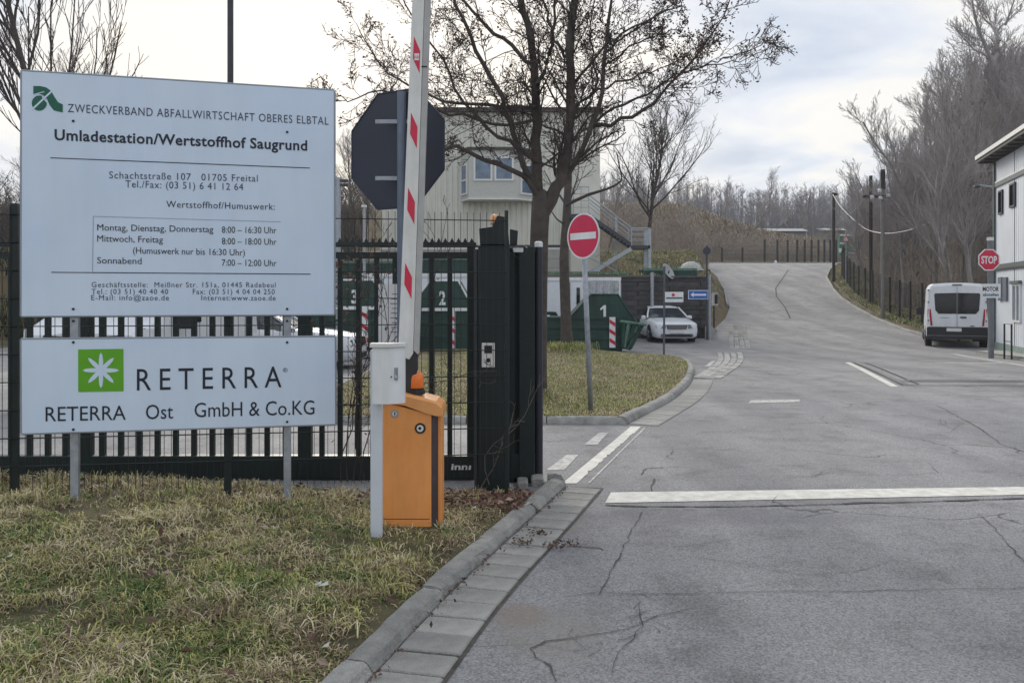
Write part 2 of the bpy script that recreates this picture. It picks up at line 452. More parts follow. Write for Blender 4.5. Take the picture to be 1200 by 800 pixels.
# ------------------------------------------------------------------ near verge, kerb and gutter
KC = [(-1.62, -1.0), (-1.18, 1.2), (-.60, 3.54), (-.36, 4.55), (.06, 5.88), (.32, 6.75), (.44, 7.14)]
def kerb_x(y):
    return interp([(b, a) for a, b in KC], y)
def verge_z(x, y):
    d = max(0, kerb_x(y) - x)
    z = .050 + .012 * sstep(.0, .5, d) + .13 * sstep(.8, 4.2, d)
    z += .035 * noise.noise(Vector((x * 1.3, y * 1.3, 3))) + .02 * noise.noise(Vector((x * 4, y * 4, 3))) * min(1, d * 3)
    z -= .09 * sstep(6.35, 7.1, y)
    return z
verge_soil = mat('verge_soil', (.045, .038, .022), rough=.97, rgb2=(.14, .125, .05), scale=3.2, bump=1.0, bscale=40, detail=10)
vx = frange(0, 1.0001, 1 / 46)
v = []; f = []
vy = frange(-1, 7.16, .14) + [7.16]
for y in vy:
    kx = kerb_x(min(y, 7.1)) - .085
    for t in vx:
        d = (t ** 1.7) * 9.0
        x = kx - d
        v.append((x, y, verge_z(x, y) if t > 0 else .05))
n = len(vx)
for j in range(len(vy) - 1):
    for i in range(n - 1):
        a = j * n + i; f.append((a, a + n, a + n + 1, a + 1))
    # skirt at the end is below
j = (len(vy) - 1) * n
for i in range(n):
    p = v[j + i]; v.append((p[0], p[1] + .04, -.05))
for i in range(n - 1):
    a = j + i; b = len(v) - n + i; f.append((a, b, b + 1, a + 1))
me = bpy.data.meshes.new('near_verge'); me.from_pydata(v, [], f); me.materials.append(verge_soil)
me.polygons.foreach_set('use_smooth', [True] * len(f)); me.update()
o = bpy.data.objects.new('near_verge', me); COL.objects.link(o); struct(o)

def along(path, s):
    """point and direction at arclength s on a 2-D path"""
    for (a, b) in zip(path, path[1:]):
        a = Vector(a[:2]); b = Vector(b[:2]); l = (b - a).length
        if s <= l or b == Vector(path[-1][:2]):
            d = (b - a) / l; return a + d * s, d
        s -= l
def plen(path): return sum((Vector(b[:2]) - Vector(a[:2])).length for a, b in zip(path, path[1:]))
def smooth_path(path, it=2):
    for _ in range(it):
        q = [path[0]]
        for a, b in zip(path, path[1:]):
            q.append((a[0] * .75 + b[0] * .25, a[1] * .75 + b[1] * .25)); q.append((a[0] * .25 + b[0] * .75, a[1] * .25 + b[1] * .75))
        q.append(path[-1]); path = q
    return path
def kerb_line(name, path, stone, width, height, zf, side=1, mt=None, round_top=True):
    """a run of kerb stones, each one its own piece; side=+1 road on the right of travel"""
    root = bpy.data.objects.new(name, None); COL.objects.link(root); struct(root)
    tot = plen(path); k = max(1, round(tot / stone)); st = tot / k
    for i in range(k):
        s0 = i * st + .006; s1 = (i + 1) * st - .006
        m_ = MB(); rings = []
        jx = random.uniform(-.009, .009); jz = random.uniform(-.010, .010)
        nseg = 8 if name == 'near_kerb' else 3
        for q in range(nseg + 1):
            p, d = along(path, s0 + (s1 - s0) * q / nseg)
            nn = Vector((d.y, -d.x)) * side
            z = zf(p.x, p.y)
            prof = [(-width, -.15), (-width, height * .90), (-width * .9, height), (-width * .5, height * 1.0), (-width * .34, height * .95), (-width * .2, height * .80), (-width * .09, height * .5), (-width * .02, height * .2), (0, -.15)] if round_top else [(-width, -.15), (-width, height), (-.015, height), (0, height - .02), (0, -.15)]
            cz = .004 if name == 'near_kerb' else 0
            ends = .006 if q in (0, nseg) and round_top else 0
            rings.append([(p.x + nn.x * (u + jx + random.gauss(0, cz * .5)), p.y + nn.y * (u + jx + random.gauss(0, cz * .5)), z + w_ + jz - (ends if w_ > .02 else 0) - abs(random.gauss(0, cz)) * (w_ > .02)) for (u, w_) in prof])
        m_.loft(rings)
        c = rings[0][0]; root_loc = Vector((c[0], c[1], 0))
        ob = m_.build('kerb_stone', mt or kerb_m, None, smooth=False)
        ob.parent = root
    return root
kp = smooth_path(KC + [(.455, 7.22)], 2)
kerb_line('near_kerb', kp, .98, .13, .068, lambda x, y: 0.0, side=1)
# rounded end stone
m_ = MB(); rings = []
for q in range(6):
    an = pi * .5 * q / 5
    cx, cy = .305, 7.23
    d = Vector((cos(an), sin(an)))
    prof = [(.0, -.1), (.0, .10), (.06, .105), (.11, .095), (.135, .06), (.15, .02), (.15, -.1)]
    rings.append([(cx + d.x * u, cy + d.y * u, z) for (u, z) in prof])
m_.loft(rings); ob = m_.build('kerb_stone', kerb_m); ob.parent = bpy.data.objects['near_kerb']
# gutter of concrete slabs, right of the near kerb
gut = struct(bpy.data.objects.new('near_gutter', None)); COL.objects.link(gut)
sm = MB(); sm.cbox(.005, .30, -.102, .101, -.06, .012, .006); slab0 = sm.build('paving_slab', slab_m); slab0.parent = gut
bed = MB(); pts = [along(kp, s) for s in np.linspace(0, plen(kp) - .02, 40)]
for (a, da), (b, db) in zip(pts, pts[1:]):
    na = Vector((da.y, -da.x)); nb = Vector((db.y, -db.x))
    bed.quad((a.x, a.y, .004), (a.x + na.x * .32, a.y + na.y * .32, .004), (b.x + nb.x * .32, b.y + nb.y * .32, .004), (b.x, b.y, .004))
ob = bed.build('joint_bed', joint_m); ob.parent = gut
s = .12; tot = plen(kp); first = True
while s < tot - .1:
    p, d = along(kp, s)
    an = atan2(-d.x, d.y)
    jit = random.uniform(-.007, .007)
    rot = (random.uniform(-.01, .01), random.uniform(-.015, .006), an + random.uniform(-.012, .012))
    loc = (p.x + jit * .3, p.y, random.uniform(-.003, .003))
    if first: slab0.location = loc; slab0.rotation_euler = rot; first = False
    else: piece(slab0, loc, parent=gut, rot=rot)
    s += .216

# ------------------------------------------------------------------ island verge
ISL = [(-2.6, 10.75), (1.45, 10.72), (1.95, 11.9), (2.5, 13.2), (3.05, 14.9), (3.62, 17.0), (4.2, 19.6), (4.62, 22.0), (4.75, 23.6), (4.3, 25.0), (3.2, 25.9), (-2.8, 26.2)]
isl = smooth_path(ISL[1:-1], 2); isl = [ISL[0]] + isl + [ISL[-1]]
def isl_xr(y):
    return interp([(b, a) for a, b in [(1.4, 10.7)] + [p for p in ISL[2:9]]] + [(24.3, 4.65), (25.0, 4.2), (25.9, 3.1), (26.2, 1.0)], y)
def isl_z(x, y):
    z = road_z(y) + .085 + .12 * sstep(.2, 2.5, isl_xr(y) - x) * sstep(10.9, 13, y) + .025 * noise.noise(Vector((x, y, 9)))
    z += .22 * math.exp(-((x - 1.5) ** 2 + (y - 23.4) ** 2) / .5)
    return z
v = []; f = []
iy = frange(10.78, 26.15, .35); n = 26
for y in iy:
    xr = isl_xr(y) - .1
    for i in range(n): 
        x = xr + (-2.75 - xr) * i / (n - 1); v.append((x, y, isl_z(x, y) if 0 < i else road_z(y) + .07))
for j in range(len(iy) - 1):
    for i in range(n - 1):
        a = j * n + i; f.append((a, a + n, a + n + 1, a + 1))
isl_soil = mat('island_turf', (.075, .065, .03), rough=.97, rgb2=(.17, .14, .06), scale=1.8, bump=1, bscale=30, detail=10)
me = bpy.data.meshes.new('island_verge'); me.from_pydata(v, [], f); me.materials.append(isl_soil); me.polygons.foreach_set('use_smooth', [True] * len(f)); me.update()
o = bpy.data.objects.new('island_verge', me); COL.objects.link(o); struct(o)
kerb_line('island_kerb', isl[:-1], 1.0, .14, .10, lambda x, y: road_z(y), side=1)
# gutter slabs on the road side of the island kerb
gp = [p for p in isl if 10.7 <= p[1] <= 16.9 and p[0] > 1.4]
gut2 = struct(bpy.data.objects.new('island_gutter', None)); COL.objects.link(gut2)
slab1 = MB().cbox(.01, .39, -.24, .24, -.06, .010, .006).build('paving_slab', slab_m); slab1.parent = gut2
s = .25; tot = plen(gp); first = True
while s < tot - .2:
    p, d = along(gp, s); an = atan2(-d.x, d.y)
    loc = (p.x, p.y, road_z(p.y) + .002)
    if first: slab1.location = loc; slab1.rotation_euler = (0, 0, an); first = False
    else: piece(slab1, loc, an, parent=gut2)
    s += .49
# granite setts at the car park mouth
sp = struct(bpy.data.objects.new('sett_strip', None)); COL.objects.link(sp)
def setts(lines, n, width, rows, size):
    global sett0
    for r in range(rows):
        t = (r + .5) / rows
        for k in range(n):
            a = lines(t, (k + .5) / n)
            b = lines(t + .01, (k + .5) / n)
            an = atan2(-(b[0] - a[0]), b[1] - a[1])
            loc = (a[0], a[1], road_z(a[1]) + random.uniform(-.004, .006))
            sc = (width / n * .86, size * random.uniform(.80, .92), 1)
            piece(sett0, loc, an + random.uniform(-.05, .05), parent=sp, scale=sc)
sett0 = MB().cbox(-.5, .5, -.5, .5, -.08, .022, .05).build('granite_sett', sett_m); sett0.parent = sp
def q1(t, u):
    a = Vector((3.62, 17.1)).lerp(Vector((6.55, 27.4)), t); b = Vector((4.15, 17.0)).lerp(Vector((7.45, 27.6)), t)
    m = Vector((.28, 0)) * sin(pi * t) * .8
    return a.lerp(b, u) + m
setts(q1, 4, .72, 26, .40)
def q2(t, u):
    a = Vector((7.75, 30.5)).lerp(Vector((10.3, 40.5)), t); b = Vector((8.55, 30.5)).lerp(Vector((11.1, 40.5)), t)
    return a.lerp(b, u)
setts(q2, 4, .8, 20, .52)
sett0.location = (5.0, 20.9, road_z(20.9)); sett0.scale = (.16, .35, 1)

# ------------------------------------------------------------------ road markings and cracks
def mark(name, quad, m, lift=.004, jag=0.0):
    mb = MB(); a, b, c, d = [Vector(q) for q in quad]
    n = 24 if jag else 6
    for i in range(n):
        t0, t1 = i / n, (i + 1) / n
        j0 = j1 = 0
        p = a.lerp(b, t0); q = a.lerp(b, t1); r = d.lerp(c, t1); s_ = d.lerp(c, t0)
        for w_ in (p, q, r, s_): w_.z = road_z(w_.y) + lift
        if jag:
            r.x -= random.random() ** 2 * jag * 1.6; s_.x -= random.random() ** 3 * jag
        mb.quad(p, q, r, s_)
    o = mb.build(name, m, fix=False)
    bmz = o.data
    if bmz.polygons[0].normal.z < 0: bmz.flip_normals()
    return struct(o)
def gq(*pp): return [G(*p) for p in pp]
mark('stop_line', gq((709, 589.5), (1320, 577.5), (1320, 569), (716, 577)), paint_w, .004)
mark('edge_line', gq((659, 566.5), (739, 500), (752, 500), (676, 566.5)), paint_w, .004, .02)
mark('thin_edge_line', gq((688.5, 566), (691.5, 566), (757, 501), (755, 501)), paint_old, .004)
mark('dash_mark', gq((640, 551), (661, 551), (678, 533), (664, 533)), paint_old)
mark('dash_mark', gq((685, 521), (700, 521), (713, 507), (702, 507)), paint_old)
mark('centre_mark', gq((877, 472.5), (937, 471), (937, 468), (880, 469)), paint_old)
mark('lane_mark', gq((1044, 452), (990, 419.5), (996, 419), (1053, 452)), paint_w)
mark('lane_mark', gq((1000, 421.5), (1003, 421.5), (1180, 420.5), (1180, 419.5)), paint_old)
mark('bay_mark', gq((826, 425), (834, 417), (839, 417), (832, 425)), paint_old)
mark('bay_mark', gq((838, 423), (843, 418), (847, 418), (843, 423)), paint_old)
# truck scale set in the road: steel frame edges
steel = mat('steel_edge', (.25, .25, .25), rough=.6, metal=.4, amt=.3, scale=20)
wb = thing('weighbridge', 'truck scale set flush in the road with steel edge rails left of the white building', 'weighbridge', G(1066, 449))
def strip(a, b, wd, m, nm, par, h=.008):
    a = Vector(a); b = Vector(b); d = (b - a); d.z = 0; d.normalize(); n_ = Vector((d.y, -d.x, 0)) * wd / 2
    mb = MB(); k = 8
    for i in range(k):
        p = a.lerp(b, i / k); q = a.lerp(b, (i + 1) / k); p.z = road_z(p.y) + h; q.z = road_z(q.y) + h
        mb.quad(p - n_, q - n_, q + n_, p + n_)
    return mb.build(nm, m, par)
strip(G(1068, 450), G(1004, 420), .10, steel, 'edge_rail', wb, .008)
strip(G(1076, 449), G(1014, 420), .05, tar, 'joint', wb, .009)
strip(G(1058, 450), G(1000, 420), .05, tar, 'joint', wb, .0095)
strip(G(1060, 443.5), G(1300, 444), .16, steel, 'edge_rail', wb, .010)
strip(G(1056, 445.6), G(1300, 446), .07, tar, 'joint', wb, .011)
strip(G(1056, 450.5), G(1300, 451.5), .05, tar, 'joint', wb, .012)

crk = MB()
def crack(pts, wd=.014, br=.0):
    wd *= .48
    pts = [G(*p) for p in pts]
    fine = []
    for a, b in zip(pts, pts[1:]):
        k = max(2, int((b - a).length / .09))
        for i in range(k):
            p = a.lerp(b, i / k); s_ = min(.007, .0013 * p.y); p.x += random.gauss(0, s_); p.y += random.gauss(0, s_); fine.append(p)
    fine.append(pts[-1])
    for i, (a, b) in enumerate(zip(fine, fine[1:])):
        d = b - a; d.z = 0
        if d.length < 1e-5: continue
        d.normalize(); n_ = Vector((d.y, -d.x, 0))
        w0 = wd * (.35 + .65 * abs(noise.noise(Vector((i * .33, wd * 99, pts[0].x)))) * 2)
        a = a.copy(); b = b.copy(); a.z = road_z(a.y) + .0055; b.z = road_z(b.y) + .0055
        crk.quad(a - n_ * w0 / 2, b - n_ * w0 / 2, b + n_ * w0 / 2, a + n_ * w0 / 2)
crack([(703, 697), (720, 665), (742, 620), (752, 600)], .018)
crack([(660, 699), (700, 694), (760, 697), (800, 696), (900, 693), (1010, 693), (1200, 689)], .014)
crack([(652, 800), (646, 780), (628, 772), (622, 760), (640, 752), (690, 745), (735, 737), (770, 722), (800, 716)], .022)
crack([(718, 790), (724, 765), (742, 750), (752, 733), (748, 706)], .012)
crack([(795, 651), (850, 658), (930, 673), (960, 674), (1000, 670), (1040, 660)], .010)
crack([(780, 643), (820, 638), (862, 631)], .010)
crack([(1146, 601), (1160, 615), (1180, 636), (1200, 660)], .016)
crack([(1098, 475), (1122, 488), (1150, 503), (1172, 520), (1200, 530)], .03)
crack([(780, 548), (900, 546), (1000, 545), (1090, 545), (1100, 554), (1050, 557), (900, 558), (790, 560)], .012)
crack([(750, 556), (757, 549), (778, 548)], .03)
crack([(763, 576), (767, 561)], .03)
crack([(709, 592), (760, 594), (860, 594), (960, 591), (1080, 588), (1200, 584)], .08)
crack([(709, 596), (860, 598), (1000, 596), (1200, 590)], .012)
crack([(820, 452), (900, 452), (1000, 452), (1060, 452)], .02)
crack([(668, 640), (700, 642), (712, 646)], .03)
crack([(905, 590), (912, 580)], .01)
for (cx_0, cy_0, n_0, sc_0) in ((745, 735, 7, 26), (690, 752, 5, 22), (1120, 500, 6, 16), (960, 560, 4, 14), (735, 700, 4, 18), (1060, 640, 3, 20)):
    for k_ in range(n_0):
        a_0 = random.uniform(0, 6.28); l_0 = random.uniform(.5, 1.4) * sc_0
        crack([(cx_0 + random.gauss(0, sc_0 * .6), cy_0 + random.gauss(0, sc_0 * .25)), (cx_0 + l_0 * cos(a_0), cy_0 + l_0 * .4 * sin(a_0)), (cx_0 + l_0 * 1.5 * cos(a_0 + .5), cy_0 + l_0 * .6 * sin(a_0 + .5))], .008)
# long crack on the climb
def crk3(pp, wd):
    for (a, b) in zip(pp, pp[1:]):
        a = Vector(a); b = Vector(b); k = 12
        for i in range(k):
            p = a.lerp(b, i / k); q = a.lerp(b, (i + 1) / k)
            p.z = road_z(p.y) + .012; q.z = road_z(q.y) + .012
            n_ = Vector((wd / 2, 0, 0)); crk.quad(p - n_, q - n_, q + n_, p + n_)
crk3([(.326 * 44, 44, 0), (.320 * 49, 49, 0), (.310 * 54, 54, 0), (.309 * 58, 58, 0), (.318 * 64, 64, 0), (.324 * 70, 70, 0)], .09)
ob = crk.build('road_cracks', tar, fix=False); stuff(ob)
tag(ob, 'dark cracks and tar seams running across the asphalt road', None)
# rusty blotch beside the gutter
# kerbs up the climb
kerb_line('hill_kerb', [(interp(XRT, y), y) for y in frange(34.2, 80, 1.1)], 1.1, .14, .10, lambda x, y: road_z(y), side=-1)
kerb_line('bank_kerb', [(interp(XLT, y), y) for y in frange(50, 70, 1)], 1.1, .14, .08, lambda x, y: road_z(y), side=1)

# ================================================================== grass
def blades(name, pts, hgt, wid, mats, lean=.6, seed=1, pick=None):
    """many small bent blades as one mesh; pts = (n,3)"""
    rg = np.random.default_rng(seed); n = len(pts); pts = np.asarray(pts, 'f')
    h = hgt * rg.uniform(.45, 1.25, n)[:, None] if np.isscalar(hgt) else (hgt * rg.uniform(.5, 1.2, n))[:, None]
    a = rg.uniform(0, 2 * pi, n); ln = rg.uniform(.1, 1.0, n)[:, None] * lean
    d = np.stack([np.cos(a), np.sin(a), np.zeros(n)], 1)
    b = a + rg.uniform(.6, 2.4, n); sd = np.stack([np.cos(b), np.sin(b), np.zeros(n)], 1) * wid * rg.uniform(.6, 1.4, n)[:, None]
    up = np.array([[0, 0, 1.0]])
    m1 = pts + up * h * .55 + d * h * ln * .35
    m2 = pts + up * h * (.98 - .35 * ln) + d * h * ln * 1.0
    tip = pts + up * h * (1.05 - .8 * ln) + d * h * ln * 1.55
    V = np.concatenate([pts - sd, pts + sd, m1 - sd * .9, m1 + sd * .9, m2 - sd * .6, m2 + sd * .6, tip], 1).reshape(-1, 3)
    base = np.arange(n)[:, None] * 7
    q = np.concatenate([base + np.array([[0, 1, 3, 2]]), base + np.array([[2, 3, 5, 4]])], 1).reshape(-1, 4)
    t = (base + np.array([[4, 5, 6]]))
    return raw_mesh(name, V, q, t, mats, pick if pick is not None else rg.integers(0, len(mats), n), 2)
def raw_mesh(name, V, q, t, mats, pick, qper):
    me = bpy.data.meshes.new(name)
    nq, nt_ = len(q), len(t)
    me.vertices.add(len(V)); me.vertices.foreach_set('co', V.astype('f').ravel())
    me.loops.add(nq * 4 + nt_ * 3); me.polygons.add(nq + nt_)
    me.loops.foreach_set('vertex_index', np.concatenate([q.ravel(), t.ravel()]).astype('i'))
    st = np.concatenate([np.arange(nq) * 4, nq * 4 + np.arange(nt_) * 3]).astype('i')
    me.polygons.foreach_set('loop_start', st)
    for m_ in mats: me.materials.append(m_)
    if pick is not None:
        mi = np.concatenate([np.repeat(pick, qper), pick if nt_ else np.array([], int)]).astype('i')
        me.polygons.foreach_set('material_index', mi)
    me.update(calc_edges=True)
    o = bpy.data.objects.new(name, me); COL.objects.link(o); return o
def leafmat(name, c, c2=None):
    m = mat(name, c, rough=.75, rgb2=c2 or tuple(min(1, x * 1.5) for x in c), scale=2.5, detail=3, spec=.3)
    return m
GR = [leafmat('straw_blade', (.52, .45, .27), (.68, .60, .40)), leafmat('olive_blade', (.25, .25, .09), (.40, .39, .16)),
      leafmat('green_blade', (.075, .135, .035), (.17, .24, .07)), leafmat('brown_blade', (.19, .14, .085), (.32, .24, .16)), leafmat('yellow_blade', (.44, .42, .15), (.60, .56, .24))]
rg = np.random.default_rng(3)
def nz2(x, y, s, o=0): return noise.noise(Vector((x * s, y * s, o)))
P_ = []; Pk = []; Hh = []
for c_ in range(5200):
    y = 2.85 + (rg.random() ** 1.2) * 4.2
    kx = kerb_x(y); xmin = -.62 * y - .35
    x = kx - .13 - rg.random() * (kx - xmin); d = kx - x
    bare = nz2(x, y, 1.6, 5) + .5 * nz2(x, y, 4, 6)
    if bare < -.12 and rg.random() < .75: continue
    if y > 6.45 and rg.random() < .7: continue
    a = nz2(x, y, 1.3, 1) * 1.5 + .6 * nz2(x, y, .5, 7); b = nz2(x, y, 2.3, 2) * 1.4
    u = rg.random()
    if a > .08: k = 0 if u < .55 else (4 if u < .72 else (3 if u < .86 else 1))
    elif b > .12: k = 2 if u < .5 else (1 if u < .8 else 4)
    elif a < -.25: k = 3 if u < .35 else (1 if u < .65 else (0 if u < .85 else 2))
    else: k = 4 if u < .18 else (1 if u < .48 else (2 if u < .64 else (0 if u < .86 else 3)))
    if d < .35 and u < .5: k = 3
    hh = (.028 + .046 * max(0, nz2(x, y, 2.4, 11) + .4)) * rg.uniform(.6, 1.5) * (.55 if d < .25 else 1)
    sp_ = rg.uniform(.025, .075)
    nb = int(rg.integers(12, 34))
    for q_ in range(nb):
        qx = x + rg.normal(0, sp_); qy = y + rg.normal(0, sp_)
        if kerb_x(qy) - qx < (.10 if rg.random() < .8 else .05): continue
        if -.92 < qx < -.50 and 5.1 < qy < 5.72 and rg.random() < .75: continue
        P_.append((qx, qy, verge_z(qx, qy) - .008)); Pk.append(k if rg.random() < .78 else int(rg.integers(0, 5))); Hh.append(hh)
gr = blades('verge_grass', P_, np.array(Hh), .0032, GR, lean=1.5, seed=5, pick=np.array(Pk)); stuff(gr)
tag(gr, 'matted green and straw coloured winter grass on the verge below the sign boards')
# taller tufts by posts and fence
P_ = []; Pk = []
for k in range(95):
    y = rg.uniform(6.1, 6.8) if k < 70 else rg.uniform(3.4, 6.3)
    kx = kerb_x(y); x = kx - rg.uniform(.3, 4.6)
    for j in range(34):
        qx = x + rg.normal(0, .04); qy = y + rg.normal(0, .04)
        P_.append((qx, qy, verge_z(qx, qy) - .01)); Pk.append(int(rg.choice([0, 0, 3, 3, 4, 1])))
tf = blades('dry_grass_tufts', P_, .10, .0022, GR, lean=.9, seed=8, pick=np.array(Pk)); stuff(tf)
tag(tf, 'taller dry grass tufts along the foot of the mesh fence')
# island and far verges
P_ = []; Pk = []
for k in range(60000):
    y = 10.85 + 15.2 * rg.random() ** 1.4; xr = isl_xr(y)
    x = xr - .15 - rg.random() ** 1.1 * min(6, xr + 2.6)
    if x < -2.6: continue
    P_.append((x, y, isl_z(x, y) - .01)); a = nz2(x, y, .7, 1); u = rg.random()
    Pk.append((0 if u < .4 else (1 if u < .75 else 3)) if a > .05 else (1 if u < .45 else (2 if u < .65 else (0 if u < .85 else 4))))
ig = blades('island_grass', P_, .055, .0045, GR, lean=1.1, seed=9, pick=np.array(Pk)); stuff(ig)
tag(ig, 'short patchy yellow green turf on the kerbed island under the tree')
# tuft at the foot of the slim tree, mounds of greener grass
P_ = [(1.52 + rg.normal(0, .28), 23.3 + rg.normal(0, .3), isl_z(1.5, 23.4) - .12 + rg.random() * .05) for k in range(1500)]
mg = blades('tree_foot_grass', P_, .2, .006, [GR[1], GR[4], GR[2]], lean=1, seed=4); stuff(mg)
tag(mg, 'unmown grass tuft round the foot of the slim tree')
# banks on the climb
P_ = []; Pk = []
def scatter_bank(x0f, x1f, y0, y1, n):
    for k in range(n):
        y = y0 + (y1 - y0) * rg.random(); x = x0f(y) + (x1f(y) - x0f(y)) * rg.random()
        P_.append((x, y, tz(x, y) - .02)); a = nz2(x, y, .5, 1); u = rg.random()
        Pk.append(2 if (a > 0 and u < .6) else (1 if u < .6 else (0 if u < .8 else 3)))
scatter_bank(lambda y: interp(XLT, y) - 6, lambda y: interp(XLT, y) - .4, 37, 70, 9000)
scatter_bank(lambda y: interp(XRT, y) + .2, lambda y: interp(XRT, y) + 2.2, 36, 80, 9000)
scatter_bank(lambda y: 3, lambda y: 10, 40, 60, 8000)
bg_ = blades('bank_grass', P_, .16, .016, GR, lean=.9, seed=19, pick=np.array(Pk)); stuff(bg_)
tag(bg_, 'rough grass on the banks beside the climbing road')

# fallen leaves
LF = [leafmat('leaf_brown', (.14, .085, .06)), leafmat('leaf_pale', (.28, .21, .16)), leafmat('leaf_red', (.12, .065, .055))]
def leaves_mesh(name, pts, size, mats, seed=1):
    r = np.random.default_rng(seed); n = len(pts); pts = np.asarray(pts, 'f'); s = size * r.uniform(.6, 1.3, (n, 1))
    A = r.normal(0, 1, (n, 3)); A[:, 2] *= .45; A /= np.linalg.norm(A, axis=1)[:, None]
    B = np.cross(A, r.normal(0, 1, (n, 3))); B /= np.linalg.norm(B, axis=1)[:, None]
    C = np.cross(A, B)
    V = np.concatenate([pts - A * s, pts + B * s * .5 + C * s * .18, pts + A * s, pts - B * s * .5 + C * s * .18], 1).reshape(-1, 3)
    base = np.arange(n)[:, None] * 4
    t = np.concatenate([base + np.array([[0, 1, 2]]), base + np.array([[0, 2, 3]])], 1).reshape(-1, 3)
    me = bpy.data.meshes.new(name); me.from_pydata(V.tolist(), [], t.tolist())
    for m_ in mats: me.materials.append(m_)
    me.polygons.foreach_set('material_index', np.repeat(r.integers(0, len(mats), n), 2).astype('i')); me.update()
    o = bpy.data.objects.new(name, me); COL.objects.link(o); return o
pp = []
for k in range(1300):
    y = rg.uniform(6.15, 7.1); x = kerb_x(y) - .1 - abs(rg.normal(0, .45)); pp.append((x, y, verge_z(x, y) + rg.uniform(.0, .05)))
for k in range(700):
    y = rg.uniform(6.2, 7.1); x = rg.uniform(-4.2, .2); pp.append((x, y, verge_z(x, y) + rg.uniform(.0, .03)))
for k in range(150):
    y = rg.uniform(3, 6.3); x = kerb_x(y) - .15 - rg.random() * 2.4; pp.append((x, y, verge_z(x, y) + rg.uniform(.02, .06)))
fl = leaves_mesh('fallen_leaves', pp, .027, LF, 2); stuff(fl); tag(fl, 'dead brown leaves lying in the verge by the gate')
pp = []
for k in range(240):
    s = rg.random() * (plen(kp) - .1); p, d = along(kp, s); off = abs(rg.normal(0, .03)) + .01
    pp.append((p.x + d.y * off, p.y - d.x * off, .02 + rg.random() * .015))
for (px, py, nn_) in ((505, 703, 50), (612, 640, 60), (630, 628, 40), (648, 643, 50), (668, 641, 40)):
    c = G(px, py)
    for k in range(nn_): pp.append((c.x + rg.normal(0, .04), c.y + rg.normal(0, .05), .02 + rg.random() * .02))
fl = leaves_mesh('gutter_leaves', pp, .014, [LF[0], LF[2], joint_m], 3); stuff(fl); tag(fl, 'leaf litter caught along the kerb and gutter')

# ================================================================== trees
bark = mat('bark_dark', (.055, .045, .04), rough=.95, rgb2=(.10, .085, .075), scale=6, bump=.8, bscale=25, detail=8)
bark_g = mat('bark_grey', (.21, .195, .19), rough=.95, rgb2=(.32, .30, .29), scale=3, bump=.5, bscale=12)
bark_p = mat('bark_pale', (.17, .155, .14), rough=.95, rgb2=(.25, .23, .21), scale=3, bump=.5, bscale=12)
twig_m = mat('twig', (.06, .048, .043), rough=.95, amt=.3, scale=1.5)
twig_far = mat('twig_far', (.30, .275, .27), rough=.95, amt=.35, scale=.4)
dead_leaf = mat('dead_leaf', (.06, .03, .025), rough=.8, rgb2=(.13, .06, .045), scale=1.5)

class Tree:
    def __init__(s, seed, up=.25, wob=.16, leaf=None):
        s.r = random.Random(seed); s.mb = MB(); s.up = up; s.wob = wob; s.leaf = leaf; s.lp = []; s.trunk = MB(); s.minr = .004
    def rnd(s): return Vector((s.r.gauss(0, 1), s.r.gauss(0, 1), s.r.gauss(0, 1)))
    def branch(s, p, d, Ln, r, lvl, cfg, mb=None, draw=True):
        nseg = max(2, cfg['seg'][min(lvl, len(cfg['seg']) - 1)])
        pts = [p.copy()]; rad = [r]; dirs = []
        end = max(s.minr, r * .3)
        for i in range(nseg):
            d = (d + s.rnd() * s.wob + Vector((0, 0, s.up * (.5 if lvl else .2)))).normalized()
            p = p + d * (Ln / nseg); pts.append(p.copy()); dirs.append(d); rad.append(r + (end - r) * (i + 1) / nseg)
        if draw:
            sides = 3 if r < .03 else (5 if r < .12 else 9)
            (mb or s.mb).tube(pts, rad, sides)
        s.kids(pts, rad, Ln, lvl, cfg)
    def kids(s, pts, rad, Ln, lvl, cfg, t0=None):
        if lvl >= len(cfg['n']):
            if s.leaf and s.r.random() < s.leaf:
                for _ in range(s.r.randint(1, 3)): s.lp.append(tuple(pts[-1] + s.rnd() * .04))
            return
        n = cfg['n'][lvl]; k = len(pts) - 1
        lo = cfg['t0'][lvl] if t0 is None else t0
        for j in range(n):
            t = lo + (1 - lo) * (j + s.r.random()) / n
            i = min(k - 1, int(t * k)); u = t * k - i
            q = pts[i].lerp(pts[i + 1], u); rr = rad[i] + (rad[i + 1] - rad[i]) * u
            ax = (pts[i + 1] - pts[i]).normalized()
            side = ax.cross(s.rnd()).normalized()
            an = radians(s.r.uniform(*cfg['ang']))
            dd = (ax * cos(an) + side * sin(an)).normalized()
            l2 = Ln * cfg['ratio'][lvl] * (1 - .55 * (t - lo) / (1 - lo + 1e-6)) * s.r.uniform(.7, 1.2)
            s.branch(q, dd, l2, max(s.minr, rr * s.r.uniform(.4, .62)), lvl + 1, cfg)
CF = dict(n=[14, 7, 6], seg=[7, 5, 4, 2], t0=[.25, .2, .15], ang=(28, 55), ratio=[.50, .45, .42])

def make_tree(name, label, seed, hgt, r, loc, cfg, up=.25, wob=.16, bm=None, tm=None, group=None, minr=.004, cat='tree', lean=(0, 0)):
    t = Tree(seed, up, wob); t.minr = minr
    t.branch(Vector((0, 0, -.2)), Vector((lean[0], lean[1], 1)), hgt, r, 0, cfg, mb=t.trunk)
    root = thing(name, label, cat, loc, 0, group)
    t.trunk.build('trunk', bm or bark_g, root, smooth=True, fix=False, local=True)
    t.mb.build('crown', tm or twig_far, root, fix=False, local=True)
    return root

